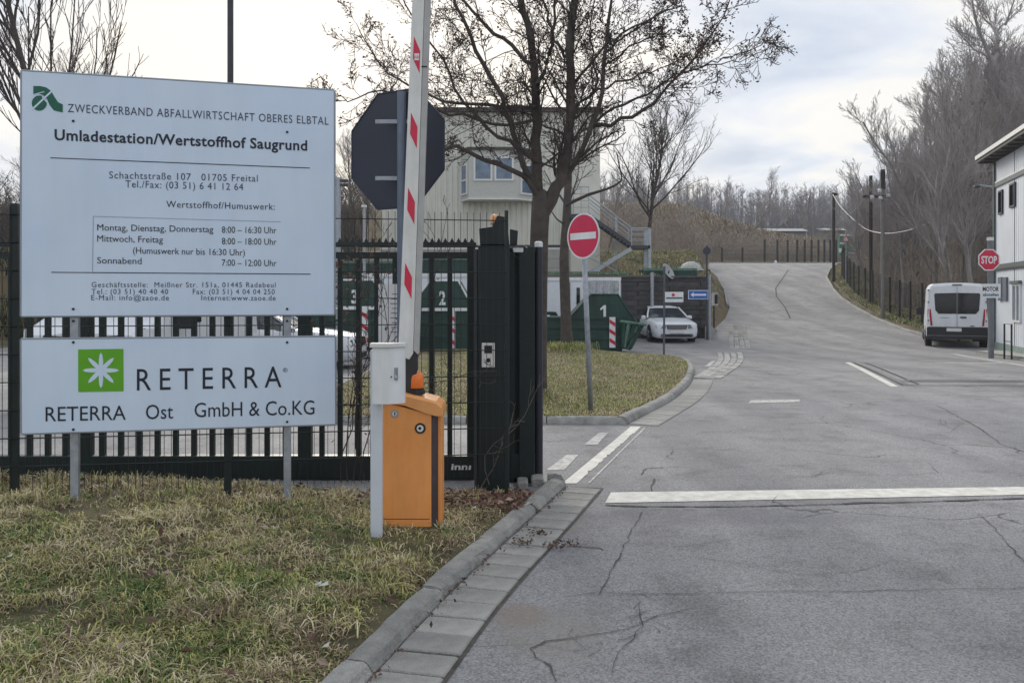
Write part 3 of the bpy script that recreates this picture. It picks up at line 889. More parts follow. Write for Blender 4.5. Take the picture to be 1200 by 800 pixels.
# --- main tree with remaining leaves, limbs laid out after the photograph
def px_limb(pp, Y0, dy=0.0):
    n = len(pp)
    return [P(x, y, Y0 + dy * i / max(1, n - 1)) for i, (x, y) in enumerate(pp)]
def resample(pts, rad, k):
    q = []; r_ = []
    n = len(pts) - 1
    for i in range(k + 1):
        t = i / k * n; j = min(n - 1, int(t)); u = t - j
        a = pts[max(j - 1, 0)]; b = pts[j]; c = pts[j + 1]; d = pts[min(j + 2, n)]
        p = 0.5 * ((2 * b) + (c - a) * u + (2 * a - 5 * b + 4 * c - d) * u * u + (3 * b - a - 3 * c + d) * u ** 3)
        q.append(p); r_.append(rad[0] + (rad[1] - rad[0]) * i / k)
    return q, r_
T = Tree(11, .10, .17, leaf=.34); T.minr = .0045
YT = 13.0
CFA = dict(n=[0, 9, 6, 5], seg=[8, 6, 5, 3], t0=[.2, .12, .15, .1], ang=(25, 60), ratio=[.4, .42, .5, .45])
limbs = [
 ([(634, 246), (629, 200), (629, 150), (628, 100), (622, 50), (612, 0), (600, -60), (590, -120)], (.09, .035), .5, 22),
 ([(633, 236), (618, 210), (590, 198), (560, 184), (537, 172), (519, 176), (500, 178), (480, 160)], (.048, .012), -1.2, 8),
 ([(630, 225), (612, 190), (600, 150), (588, 115), (566, 75), (548, 35), (530, -10), (515, -60)], (.05, .015), -1.5, 12),
 ([(629, 190), (606, 172), (575, 155), (545, 120), (528, 85), (500, 45), (478, 10), (460, -30)], (.036, .010), 1.6, 13),
 ([(628, 126), (600, 124), (560, 122), (520, 118), (480, 100), (450, 80), (430, 55), (418, 30)], (.032, .006), .9, 12),
 ([(628, 140), (590, 148), (550, 138), (510, 128), (470, 112), (440, 105), (410, 120), (398, 112)], (.026, .006), -.9, 12),
 ([(624, 75), (596, 52), (566, 25), (540, 0), (510, -30), (480, -60)], (.035, .010), .4, 9),
 ([(630, 100), (645, 62), (650, 20), (648, -30), (650, -90)], (.035, .015), 1.0, 7),
 ([(637, 248), (651, 222), (661, 200), (666, 160), (668, 110), (668, 60), (672, 10), (676, -60), (680, -120)], (.11, .036), -.3, 22),
 ([(655, 218), (676, 190), (692, 150), (703, 110), (708, 65), (714, 20), (722, -30), (730, -80)], (.046, .015), -.6, 12),
 ([(692, 146), (716, 144), (740, 135), (765, 120), (785, 100), (806, 76), (826, 52), (848, 20), (856, -8)], (.034, .007), -1.0, 12),
 ([(798, 84), (826, 76), (852, 68), (880, 58), (898, 48), (910, 40)], (.012, .005), .3, 6),
 ([(690, 152), (715, 128), (750, 117), (790, 88), (826, 80), (860, 75), (890, 62)], (.024, .005), .9, 9),
 ([(668, 130), (700, 106), (740, 92), (772, 82), (800, 62)], (.024, .005), 1.0, 9),
 ([(667, 100), (690, 78), (715, 50), (750, 28), (790, 10), (800, 0)], (.026, .006), -1.0, 9),
 ([(668, 70), (650, 45), (640, 10), (630, -40)], (.03, .012), .4, 7),
 ([(708, 65), (735, 40), (765, 22), (800, -5)], (.02, .006), .6, 7),
 ([(706, 80), (730, 60), (770, 42), (800, 35)], (.018, .005), -.4, 7),
 ([(666, 150), (690, 120), (700, 90), (690, 50), (696, 0)], (.025, .01), 1.2, 7),
]
tree = thing('leafless_tree', 'spreading tree with dark limbs and a few dead brown leaves behind the gate column', 'tree', P(631, 400, YT) - Vector((0, 0, .6)))
tree['org'] = tuple(tree.location)
tp, tr = resample([G(627, 470, .12) * 1.0 if False else P(628, 480, YT), P(629, 400, YT), P(631, 320, YT), P(632, 275, YT), P(634, 236, YT), P(634, 222, YT)], (.215, .15), 14)
tr = [.18, .17, .16, .152, .147, .143, .141, .140, .14, .141, .143, .145, .13, .10, .05]
T.trunk.tube(tp, tr, 12)
T.trunk.build('trunk', bark, tree, smooth=True, fix=False)
for li, (pp, rr, dyy, nk) in enumerate(limbs):
    pts, rad = resample(px_limb(pp, YT, dyy), rr, 16)
    # small natural wobble
    for i in range(1, len(pts)): pts[i] = pts[i] + Vector((T.r.gauss(0, .018), T.r.gauss(0, .05), T.r.gauss(0, .018)))
    lm = MB().tube(pts, rad, 8 if rr[0] > .04 else 6)
    lm.build('limb', bark, tree, smooth=True, fix=False)
    CFA['n'][1] = 8
    Ln = sum((b - a).length for a, b in zip(pts, pts[1:]))
    c2 = dict(CFA); c2['n'] = [int(nk * 1.35), 7, 5]; c2['ratio'] = [.34, .5, .5]; c2['t0'] = [.12, .15, .1]; c2['ang'] = (25, 65)
    T.kids(pts, [x * .55 for x in rad], min(Ln, 3.6), 0, c2)
T.mb.build('twigs', twig_m, tree, fix=False)
lf = leaves_mesh('dead_leaves', [tuple(Vector(p) - tree.location) for p in T.lp], .026, [dead_leaf], 5); lf.parent = tree
# clusters in the right limb
pp = []
for k in range(260):
    t = rg.random(); c = P(790 + 60 * t + rg.normal(0, 9), 92 - 75 * t + rg.normal(0, 11), YT - .9 + rg.normal(0, .2)); pp.append(tuple(c - tree.location))
lf = leaves_mesh('dead_leaves', pp, .028, [dead_leaf], 6); lf.parent = tree
# --- slim tree on the island, its trunk in front of the containers
b0 = G(665, 413, -.02); b0 = Vector((1.52, 23.4, isl_z(1.5, 23.4) - .1))
t2 = Tree(23, .2, .12); t2.minr = .007
pts, rad = resample([b0, P(663, 370, 23.4), P(661, 300, 23.4), P(664, 250, 23.4), P(667, 180, 23.5), P(668, 100, 23.6), P(672, 20, 23.7), P(676, -80, 23.8)], (.16, .05), 18)
rad[0] = .23; rad[1] = .175
sl = thing('slim_tree', 'slim upright tree with grassy foot on the island beside the red round sign', 'tree', tuple(b0))
sl['org'] = tuple(b0)
MB().tube(pts, rad, 10).build('trunk', bark, sl, smooth=True, fix=False)
c3 = dict(CF); c3['n'] = [16, 6, 5]; c3['ratio'] = [.24, .5, .45]; c3['t0'] = [.40, .15, .1]
t2.kids(pts, [x * .6 for x in rad], 10, 0, c3)
for pp_, rr in (([(664, 240), (690, 228), (710, 222), (728, 212), (726, 196), (723, 180)], (.05, .015)), ([(660, 262), (652, 256), (644, 244)], (.03, .01))):
    pts, rad = resample([P(x, y, 23.3) for x, y in pp_], rr, 10); t2.mb.tube(pts, rad, 6)
t2.mb.build('crown', twig_m, sl, fix=False)

# --- round-crowned young tree on the mound
CR = dict(n=[26, 9, 7], seg=[6, 5, 4, 2], t0=[.28, .2, .15], ang=(26, 48), ratio=[.66, .5, .42])
gz = tz(7.2, 46)
make_tree('young_tree', 'round crowned bare young tree on the grassy mound right of the steel stairs', 31, 7.4, .13, (7.25, 46, 3.6), CR, up=.30, wob=.10, bm=bark, tm=twig_m, minr=.0085)
# --- tree behind the big board
CL = dict(n=[26, 9, 7], seg=[7, 6, 4, 2], t0=[.30, .2, .15], ang=(16, 34), ratio=[.42, .5, .42])
make_tree('bare_tree', 'bare upright tree rising behind the top edge of the large notice board', 37, 14.5, .15, (-13.2, 26, -.2), CL, up=.34, wob=.10, bm=bark, tm=twig_m, minr=.009)

# --- wood along the right and thicket trees: a few individuals, copied
CW = dict(n=[26, 9, 8], seg=[9, 6, 4, 2], t0=[.22, .15, .1], ang=(18, 42), ratio=[.36, .5, .5])
protos = []
for k in range(6):
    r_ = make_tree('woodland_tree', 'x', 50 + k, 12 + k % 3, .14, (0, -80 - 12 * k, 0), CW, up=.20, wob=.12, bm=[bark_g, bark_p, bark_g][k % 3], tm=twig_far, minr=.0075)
    protos.append(r_)
GRP = 'bare trees of the wood right of the road'
wood = []
rr = random.Random(5)
spots = []
# edge of the wood: top outline from the photograph
outline = [(985, 222), (1000, 214), (1020, 205), (1040, 178), (1060, 158), (1080, 130), (1100, 98), (1120, 78), (1150, 60), (1200, 55), (1260, 50)]
for i in range(58):
    px = 1005 + i * 4.4 + rr.uniform(-3, 3)
    tx = (px - 600) / F
    # trees stand right of the fence
    lo = 30
    for y in frange(30, 72, .5):
        if tx * y > interp(XRT, y) + 2.0: lo = y
    # the ray is right of the fence only for y below its crossing
    ok = [y for y in frange(33, 78, .5) if tx * y > interp(XRT, y) + 1.6]
    if not ok: continue
    Y = rr.uniform(max(min(ok), 36), min(max(ok), 66))
    spots.append((px, Y))
first = [True] * 6
for i, (px, Y) in enumerate(spots):
    x = (px - 600) / F * Y; z = tz(x, Y)
    topz = H + (HY - interp(outline, px) + rr.uniform(-38, 4)) / F * Y
    h_ = max(5, topz - z)
    k = i % 6; src = protos[k]
    if first[k]: o = src; first[k] = False
    else: o = copy_tree(src)
    sc = h_ / (12 + k % 3)
    o.location = (x, Y, z - .1); o.rotation_euler = (rr.uniform(-.05, .05), rr.uniform(-.05, .05), rr.uniform(0, 6.28)); o.scale = (sc * rr.uniform(.85, 1.1),) * 2 + (sc,)
    tag(o, 'bare tree in the grey wood right of the road behind the mesh fence', 'tree', GRP)
# tall forked tree by the roof
CT = dict(n=[14, 8, 6], seg=[9, 6, 4, 2], t0=[.35, .2, .15], ang=(20, 42), ratio=[.30, .5, .5])
t4 = Tree(91, .18, .12); t4.minr = .007
base = P(1188, 260, 44); base.z = tz(base.x, 44)
tt = thing('tall_forked_tree', 'tallest bare tree forking high above the corner of the flat roof', 'tree', tuple(base))
stem = [base, P(1186, 200, 44), P(1182, 150, 44), P(1172, 105, 44), P(1163, 73, 44)]
pts, rad = resample(stem, (.24, .15), 12)
MB().tube(pts, rad, 9).build('trunk', bark_g, tt, smooth=True, fix=False)
for pp_, rr_ in (([(1163, 75), (1152, 55), (1142, 38), (1134, 20), (1129, 0), (1124, -30)], (.12, .02)), ([(1163, 75), (1172, 60), (1173, 45), (1178, 30), (1190, 20), (1203, 8)], (.11, .02)),
                 ([(1160, 70), (1148, 64), (1136, 62), (1122, 52), (1110, 44)], (.06, .012)), ([(1172, 48), (1168, 30), (1160, 15), (1155, -10)], (.07, .015)), ([(1178, 30), (1180, 10), (1186, -20)], (.06, .015)),
                 ([(1178, 95), (1192, 85), (1205, 72)], (.06, .015))):
    pts, rad = resample([P(x, y, 44) for x, y in pp_], rr_, 12)
    for i in range(1, 13): pts[i].y += .25 * i / 3 * (1 if pp_[-1][0] % 2 else -1)
    t4.mb.tube(pts, rad, 6); c5 = dict(CT); c5['n'] = [13, 8, 6]; c5['t0'] = [.15, .15, .1]; c5['ratio'] = [.5, .5, .5]
    t4.kids(pts, [q * .6 for q in rad], 3.6, 0, c5)
t4.mb.build('crown', twig_far, tt, fix=False)
# pale slanting stems at the wood's edge
for i, (x0, y0, x1, y1, Y) in enumerate(((1113, 296, 1098, 190, 40), (1128, 300, 1118, 170, 42), (1100, 292, 1108, 150, 45), (1135, 300, 1148, 170, 39), (1090, 300, 1085, 200, 46), (1122, 310, 1132, 190, 38))):
    a = P(x0, y0, Y); a.z = tz(a.x, Y) - .1
    r_ = thing('pale_stem_tree', ['thin pale stem leaning left over the roof of the parked van', 'thin pale stem rising directly above the right side of the van', 'thin pale stem leaning right above the left side of the van',
        'pale stem leaning right close to the corner of the white building', 'leftmost thin pale stem, nearly upright, left of the van', 'thin pale stem rising just left of the STOP sign post'][i], 'tree', tuple(a), 0, 'thin pale stems at the wood edge')
    t5 = Tree(200 + i, .1, .1); t5.minr = .008
    pts, rad = resample([a, a.lerp(P(x1, y1, Y), .5) + Vector((.1, 0, 0)), P(x1, y1, Y), P(x1 + (x1 - x0) * .3, y1 - 50, Y)], (.085, .03), 10)
    MB().tube(pts, rad, 6).build('trunk', bark_p, r_, smooth=True, fix=False)
    c6 = dict(CT); c6['n'] = [12, 6, 4]; c6['ratio'] = [.22, .5, .5]
    t5.kids(pts, [q * .6 for q in rad], 9, 0, c6); t5.mb.build('crown', twig_far, r_, fix=False)

# left background trees
GL = 'bare trees at the far side of the yard'
ls = [(-22.5, 33), (-19.5, 36), (-25.5, 38), (-17, 41), (-14.5, 44), (-21, 45), (-29, 42), (-27, 33), (-11.5, 46), (-9.2, 50), (-12.8, 52), (-7.8, 56), (-10.4, 58), (-31, 36), (-24, 50), (-18, 50), (-33, 45)]
for i, (x, y) in enumerate(ls):
    o = copy_tree(protos[i % 6]); s_ = rr.uniform(.62, .82) if x < -16 else rr.uniform(.5, .62)
    o.location = (x, y, tz(x, y) - .1); o.rotation_euler = (0, 0, rr.uniform(0, 6.28)); o.scale = (s_ * 1.25, s_ * 1.25, s_)
    tag(o, 'bare tree behind the yard, left of the pale corrugated building', 'tree', GL)
# a few trees on the mound and hillside
for i, (px, Y, hh) in enumerate(((712, 60, 6), (735, 66, 5.5), (875, 98, 7.5), (800, 95, 4), (845, 110, 5.5), (905, 108, 6), (950, 100, 6.5), (968, 92, 6))):
    o = copy_tree(protos[(i * 2 + 1) % 6]); x = (px - 600) / F * Y; s_ = hh / 13
    o.location = (x, Y, tz(x, Y) - .1); o.rotation_euler = (0, 0, rr.uniform(0, 6.28)); o.scale = (s_ * 1.5, s_ * 1.5, s_)
    tag(o, ['small bare tree on the mound directly behind the steel stair posts', 'small bare tree on the mound just right of the upper stair flight', 'larger bare hillside tree above the left end of the junction fence',
            'low shrubby tree on the brown slope right of the round crowned young tree', 'small bare tree where the brown slope drops toward the fence', 'small bare tree before the left end of the long pale roofed shed',
            'bare tree before the right end of the long pale roofed shed', 'bare tree close left of the thin dark cable pole'][i], 'tree', 'small bare trees on the hillside')

# --- far wood, a mass: many thin upright stems with twigs
def mass(name, m, n, spotf, hf, seed, tw=26, spread=.16, wid=.035, label=''):
    r = np.random.default_rng(seed)
    A = []; B = []; W = []
    for k in range(n):
        x, y, z = spotf(r); h = hf(r, x, y)
        A.append((x, y, z - .3)); top = (x + r.normal(0, h * .05), y, z + h); B.append(top); W.append(wid * h * .28)
        for j in range(tw):
            t = r.uniform(.12, .97); p0 = np.array([x, y, z]) + (np.array(top) - np.array([x, y, z])) * t
            l = h * r.uniform(.12, .34) * (1.15 - t * .7); a = r.uniform(0, 2 * pi); e = r.uniform(.5, 1.25)
            p1 = p0 + np.array([cos(a) * cos(e), sin(a) * cos(e), sin(e)]) * l
            A.append(tuple(p0)); B.append(tuple(p1)); W.append(wid * r.uniform(.5, 1.2))
            for q in range(2):
                t2_ = r.uniform(.3, .9); q0 = p0 + (p1 - p0) * t2_; a2 = r.uniform(0, 2 * pi); e2 = r.uniform(.3, 1.3)
                A.append(tuple(q0)); B.append(tuple(q0 + np.array([cos(a2) * cos(e2), sin(a2) * cos(e2), sin(e2)]) * l * r.uniform(.3, .6))); W.append(wid * .45)
    A = np.array(A); B = np.array(B); W = np.array(W)[:, None]; n_ = len(A)
    D = B - A; D /= np.linalg.norm(D, axis=1)[:, None] + 1e-9
    u = np.cross(D, np.array([[.3, 1, .1]])); u /= np.linalg.norm(u, axis=1)[:, None] + 1e-9
    v_ = np.cross(D, u)
    o1 = u; o2 = -.5 * u + .87 * v_; o3 = -.5 * u - .87 * v_
    V = np.concatenate([A + o1 * W, A + o2 * W, A + o3 * W, B], 1).reshape(-1, 3)
    base = np.arange(n_)[:, None] * 4
    t = np.concatenate([base + np.array([[0, 1, 3]]), base + np.array([[1, 2, 3]]), base + np.array([[2, 0, 3]])], 1).reshape(-1, 3)
    o = raw_mesh(name, V, np.zeros((0, 4), int), t, [m], None, 0); stuff(o); tag(o, label); return o
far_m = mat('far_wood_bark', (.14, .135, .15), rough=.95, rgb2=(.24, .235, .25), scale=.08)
def sp1(r):
    y = r.uniform(135, 190); t = r.uniform(.10, .56); x = t * y; return x, y, bg_z(x, y)
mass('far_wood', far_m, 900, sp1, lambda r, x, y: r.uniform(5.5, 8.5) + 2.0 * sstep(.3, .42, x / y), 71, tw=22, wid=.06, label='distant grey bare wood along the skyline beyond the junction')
brush_m = mat('brush_stems', (.18, .15, .13), rough=.95, rgb2=(.32, .27, .23), scale=.5)
brush_d = mat('brush_stems_dark', (.055, .045, .04), rough=.95, rgb2=(.11, .09, .075), scale=.5)
def sp2(r):
    y = r.uniform(85.5, 94); t = r.uniform(.13, .40); x = t * y; return x, y, bg_z(x, y)
mass('hedge_thicket', brush_m, 800, sp2, lambda r, x, y: r.uniform(1.2, 3.0), 72, tw=14, wid=.022, label='grey brown thicket along the far side of the junction')
def sp3(r):
    y = r.uniform(37, 70); x = interp(XRT, y) + 2.2 + r.random() ** 1.3 * 9; return x, y, tz(x, y)
mass('wood_undergrowth', brush_m, 1100, sp3, lambda r, x, y: r.uniform(1.2, 4.6), 73, tw=18, wid=.014, label='dense brown undergrowth beneath the trees right of the road')
def sp3b(r):
    y = r.uniform(40, 70); x = interp(XRT, y) + 5 + r.random() * 14; return x, y, tz(x, y)
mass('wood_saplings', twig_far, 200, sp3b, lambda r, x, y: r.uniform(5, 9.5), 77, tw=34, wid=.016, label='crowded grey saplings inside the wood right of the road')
def sp4(r):
    y = r.uniform(36, 52); x = r.uniform(-30, -8.2); return x, y, tz(x, y)
mass('yard_thicket', brush_d, 900, sp4, lambda r, x, y: r.uniform(2.5, 5.2), 74, tw=22, wid=.018, label='dark bare thicket behind the containers at the left of the yard')
def sp5(r):
    y = r.uniform(56, 80); x = r.uniform(.10, .23) * y; return x, y, tz(x, y)
mass('mound_thicket', brush_m, 420, sp5, lambda r, x, y: r.uniform(1.5, 3.6), 75, tw=16, wid=.018, label='brown thicket on the mound behind the steel stairs')
# tall dry grass on the hillside
P_ = []; 
for k in range(26000):
    y = rg.uniform(92, 130); t = rg.uniform(.10, .36); x = t * y; P_.append((x, y, tz(x, y) - .1))
hg = blades('hillside_dry_grass', P_, .75, .05, [leafmat('pale_reed', (.36, .30, .22), (.48, .42, .32)), GR[3], leafmat('tan_reed', (.24, .19, .14))], lean=.7, seed=30); stuff(hg)
tag(hg, 'tall pale dry grass covering the hillside')

# ================================================================== common materials
sign_w = mat('sign_white', (.64, .77, .95), rough=.5, rgb2=(.70, .82, .97), scale=1.2, detail=3)
ink = mat('ink_black', (.012, .014, .03), rough=.5, amt=0)
ink_g = mat('ink_grey', (.05, .055, .10), rough=.5, amt=0)
galv = mat('galvanised', (.36, .39, .43), rough=.5, metal=.5, amt=.18, scale=14, bump=.05)
zg = mat('logo_green', (.005, .12, .07), rough=.5, amt=0)
rg_m = mat('logo_bright_green', (.12, .42, .01), rough=.45, amt=.04)
dkgreen = mat('gate_green', (.0035, .013, .0135), rough=.5, amt=.25, scale=4, bump=.1)
wire = mat('fence_wire', (.005, .009, .010), rough=.5, amt=.2)
white = mat('white_paint', (.78, .80, .82), rough=.45, amt=.06, scale=3)
offw = mat('off_white', (.70, .71, .69), rough=.55, rgb2=(.80, .80, .78), scale=6)
red = mat('sign_red', (.62, .02, .065), rough=.45, amt=.05)
orange = mat('orange_paint', (.84, .32, .08), rough=.5, rgb2=(.90, .39, .12), scale=2.5, detail=7, bump=.04)
orange2 = mat('orange_lid', (.80, .36, .12), rough=.45, amt=.05)
dkbrown = mat('dark_strip', (.06, .04, .045), rough=.6, amt=.2)
black = mat('black_plastic', (.012, .012, .014), rough=.5, amt=.2)
rubber = mat('rubber', (.02, .02, .02), rough=.85, amt=.3, scale=10)
chrome = mat('chrome', (.6, .6, .62), rough=.2, metal=1, amt=0)
glass_d = mat('dark_glass', (.010, .012, .016), rough=.08, amt=0, spec=.5)
amber = mat('amber_lens', (.85, .20, .03), rough=.25, amt=.05)
graysign = mat('sign_back_grey', (.030, .036, .058), rough=.55, amt=.12, scale=3)
sgreen = mat('skip_green', (.006, .042, .032), rough=.5, rgb2=(.013, .066, .05), scale=2.2, bump=.15, detail=8)
sgreen2 = mat('skip_rim', (.10, .20, .15), rough=.6, amt=.3, scale=5)
blue = mat('sign_blue', (.02, .12, .48), rough=.45, amt=.05)
carw = mat('car_white', (.74, .77, .82), rough=.38, amt=.03, coat=.25)
plate_m = mat('plate_white', (.7, .7, .7), rough=.4, amt=.05)
lampred = mat('tail_red', (.35, .01, .015), rough=.2, amt=.1)
headl = mat('head_glass', (.16, .18, .20), rough=.08, amt=.2, scale=20, spec=.8)

def streaks(m, amt_=.10, sx=9.0, sz=.7):
    """rain streaks and dust: noise drawn out vertically over the paint"""
    t = m.node_tree; b = t.nodes['Principled BSDF']; co = t.nodes.new('ShaderNodeTexCoord'); mp = t.nodes.new('ShaderNodeMapping')
    mp.inputs['Scale'].default_value = (sx, sx, sz); t.links.new(co.outputs['Object'], mp.inputs[0])
    nn_ = t.nodes.new('ShaderNodeTexNoise'); nn_.inputs['Scale'].default_value = 1; nn_.inputs['Detail'].default_value = 7; nn_.inputs['Roughness'].default_value = .65; t.links.new(mp.outputs[0], nn_.inputs[0])
    rp = t.nodes.new('ShaderNodeValToRGB'); t.links.new(nn_.outputs[0], rp.inputs[0])
    rp.color_ramp.elements[0].position = .32; rp.color_ramp.elements[0].color = (1 - amt_ * 1.6, 1 - amt_ * 1.7, 1 - amt_ * 2.0, 1); rp.color_ramp.elements[1].position = .56; rp.color_ramp.elements[1].color = (1, 1, 1, 1)
    mx_ = t.nodes.new('ShaderNodeMixRGB'); mx_.blend_type = 'MULTIPLY'; mx_.inputs[0].default_value = 1
    t.links.new(b.inputs['Base Color'].links[0].from_socket, mx_.inputs[1]); t.links.new(rp.outputs[0], mx_.inputs[2]); t.links.new(mx_.outputs[0], b.inputs['Base Color'])
streaks(sign_w, .025, 7, .6); streaks(orange, .06, 14, 2); streaks(sgreen, .28, 3, .5); streaks(white, .06, 12, 1.5); streaks(offw, .08, 10, 1.2); streaks(carw, .05, 3, .8); streaks(dkgreen, .15, 8, 1)

# ================================================================== large notice board on two posts
BL = Plane(((25 - 600) / F * 5.95, 5.95), ((392 - 600) / F * 6.40, 6.40))
sb = thing('notice_board', 'large white opening hours board above a smaller flower logo board on two galvanised posts', 'sign', BL.at(209, 348) * 1)
sb.location.z = .25; sb['org'] = tuple(sb.location)
def board(px, th=.018, nm='sign_board', m=sign_w):
    a = [BL.at(x, y) for x, y in px]
    mb = MB(); mb.prism(a, -BL.n * th); ob = mb.build(nm, m, sb); return ob
tag(board([(25, 83), (392, 106), (392, 368.5), (24.5, 370.5)]), 'upper board with black German opening hours text')
tag(board([(24.5, 397.5), (393, 394.5), (393.5, 497), (25, 508)]), 'lower board with green flower logo')
rimm = mat('board_edge', (.30, .33, .38), rough=.5, metal=.3, amt=.05)
for cs in ([(25, 83), (392, 106), (392, 368.5), (24.5, 370.5)], [(24.5, 397.5), (393, 394.5), (393.5, 497), (25, 508)]):
    mb = MB(); c4 = [BL.at(x, y, .001) for x, y in cs]
    for i in range(4): mb.tube([c4[i] - BL.n * .009, c4[(i + 1) % 4] - BL.n * .009], .0105, 5)
    mb.build('edge_trim', rimm, sb)
for (x, yb) in ((86, 580), (336.5, 597)):
    a = BL.at(x, 140); a = a - BL.n * .046
    g0 = verge_z(a.x, a.y) - .1
    m_ = MB(); d = BL.d; n_ = BL.n
    o_ = [a + d * sx * .026 - n_ * sy * .026 for sx, sy in ((-1, -1), (1, -1), (1, 1), (-1, 1))]
    o_ = [Vector((p.x, p.y, g0)) for p in o_]
    m_.prism(o_, (0, 0, H + (HY - 110) / F * a.y - g0)); m_.build('post', galv, sb)
    for py in ((142 if x < 200 else 155), 362, 401, (503 if x < 200 else 494), 376):
        off = .001 if py != 376 else -.019
        MB().disc(BL.at(x, py, off), BL.n, .009, 12, .005).build('bolt', black, sb)
# writing on the upper board
def wr(body, x0, y0, x1, y1, cap, m=ink, **k): return ptext(BL, body, x0, y0, x1, y1, cap, m, sb, **k)
wr('ZWECKVERBAND ABFALLWIRTSCHAFT OBERES ELBTAL', 79.5, 131.5, 385, 146.5, 9.6, ink_g, track=1.12)
wr('Umladestation/Wertstoffhof Saugrund', 64, 164, 360, 176.5, 12.2, ink, track=1.06, bold=.022)
wr('Schachtstraße 107   01705 Freital', 128, 209, 302, 213, 8.0, ink_g, track=1.1)
wr('Tel./Fax: (03 51) 6 41 12 64', 147, 219.5, 285, 223, 8.0, ink_g, track=1.1)
wr('Wertstoffhof/Humuswerk:', 195, 243, 322, 246, 7.6, ink, track=1.1)
for (a_, b_, y0, y1) in (('Montag, Dienstag, Donnerstag', '8:00 – 16:30 Uhr', 270, 273.5), ('Mittwoch, Freitag', '8:00 – 18:00 Uhr', 283, 287), ('Sonnabend', '7:00 – 12:00 Uhr', 308.6, 312)):
    w_ = {'M': 250 if 'Mon' in a_ else 191, 'S': 166}[a_[0]]
    wr(a_, 114, y0, w_, y0 + (y1 - y0) * (w_ - 114) / 210, 7.4, ink, bold=.0)
    wr(b_, 260, y0 + (y1 - y0) * .7 + .4, 324, y1, 7.4, ink, bold=.0)
wr('(Humuswerk nur bis 16:30 Uhr)', 156, 297, 287, 299.5, 7.4, ink)
wr('Geschäftsstelle:  Meißner Str. 151a, 01445 Radebeul', 107.5, 336.4, 323, 336.6, 6.0, ink_g, track=1.15)
wr('Tel.: (03 51) 40 40 40', 107.5, 344.4, 197, 344.5, 6.0, ink_g, track=1.15)
wr('Fax: (03 51) 4 04 04 250', 226, 344.5, 322, 344.7, 6.0, ink_g, track=1.15)
wr('E-Mail: info@zaoe.de', 107, 351.6, 198, 351.8, 6.0, ink_g, track=1.15)
wr('Internet:www.zaoe.de', 236, 351.8, 323, 352, 6.0, ink_g, track=1.15)
def bquad(px, m, nm, off=.0022):
    mb = MB(); mb.v = [tuple(BL.at(x, y, off)) for x, y in px]; mb.f = [tuple(range(len(px)))]; mb.m = [0]; return mb.build(nm, m, sb, fix=False)
def line(x0, y0, x1, y1, wd=.9, m=ink): bquad([(x0, y0 - wd / 2), (x1, y1 - wd / 2), (x1, y1 + wd / 2), (x0, y0 + wd / 2)], m, 'printed_line')
line(59, 185, 363, 197, 1.0); line(60, 319, 364, 321.2, 1.0)
gl = mat('frame_line', (.30, .36, .46), rough=.5, amt=0)
line(109, 253.5, 329, 260, .6, gl); bquad([(109, 253.5), (109.7, 253.5), (108.8, 318), (108, 318)], gl, 'printed_line')
# green emblem: disc and swung band
cx, cy = 46, 121
bquad([(cx + 8.8 * cos(t), cy + 8.8 * sin(t) * 1.02) for t in np.linspace(0, 2 * pi, 33)[:-1]], zg, 'emblem')
band_t = [(39, 101), (47, 101), (54, 102.5), (60, 107), (64, 114), (68, 120), (73.5, 122.5)]
band_b = [(39, 110.5), (46, 110), (51, 112), (55, 116), (58, 123), (63, 129.5), (73.5, 131.8)]
for (a, b, c, d) in zip(band_t, band_t[1:], band_b[1:], band_b): bquad([a, b, c, d], zg, 'emblem', .0026)
bquad([(37, 127.5), (38.6, 129), (61, 108), (59.6, 106.6)], sign_w, 'emblem', .0032)
bquad([(39, 110.6), (39.6, 111.4), (52, 108), (51.6, 107.2)], sign_w, 'emblem', .0032)
bquad([(49, 114), (50, 112.5), (58, 122.5), (57, 123.5)], sign_w, 'emblem', .0032)
# lower board
bquad([(91.5, 409.3), (144.6, 408.6), (144.8, 458.2), (91.7, 459.2)], rg_m, 'emblem', .0022)
c_ = (118.3, 433.8); pet = []
for k in range(8):
    a = k * pi / 4
    for (u, r_) in ((-.39, 6.6), (-.20, 12.5), (-.10, 18), (0, 21.5), (.10, 18), (.20, 12.5)):
        pet.append((c_[0] + r_ * cos(a + u), c_[1] + r_ * sin(a + u) * .97))
# flower as a fan so that the concave outline fills correctly
mb = MB(); cc = BL.at(*c_, .0034)
pp = [BL.at(x, y, .0034) for x, y in pet]
for i in range(len(pp)): mb.tri(cc, pp[i], pp[(i + 1) % len(pp)])
mb.build('emblem', sign_w, sb, fix=False)
wr('RETERRA', 160.5, 457.3, 330, 453.5, 25.0, ink, track=1.5)
wr('®', 331.5, 436, 337, 436, 5, ink_g)
wr('RETERRA', 53.5, 493.5, 147.5, 491.5, 16.8, ink, track=1.0)
wr('Ost', 171, 491, 203, 490, 16.8, ink, track=1.0)
wr('GmbH & Co.KG', 228, 488.6, 368.5, 485.2, 16.8, ink, track=1.0)

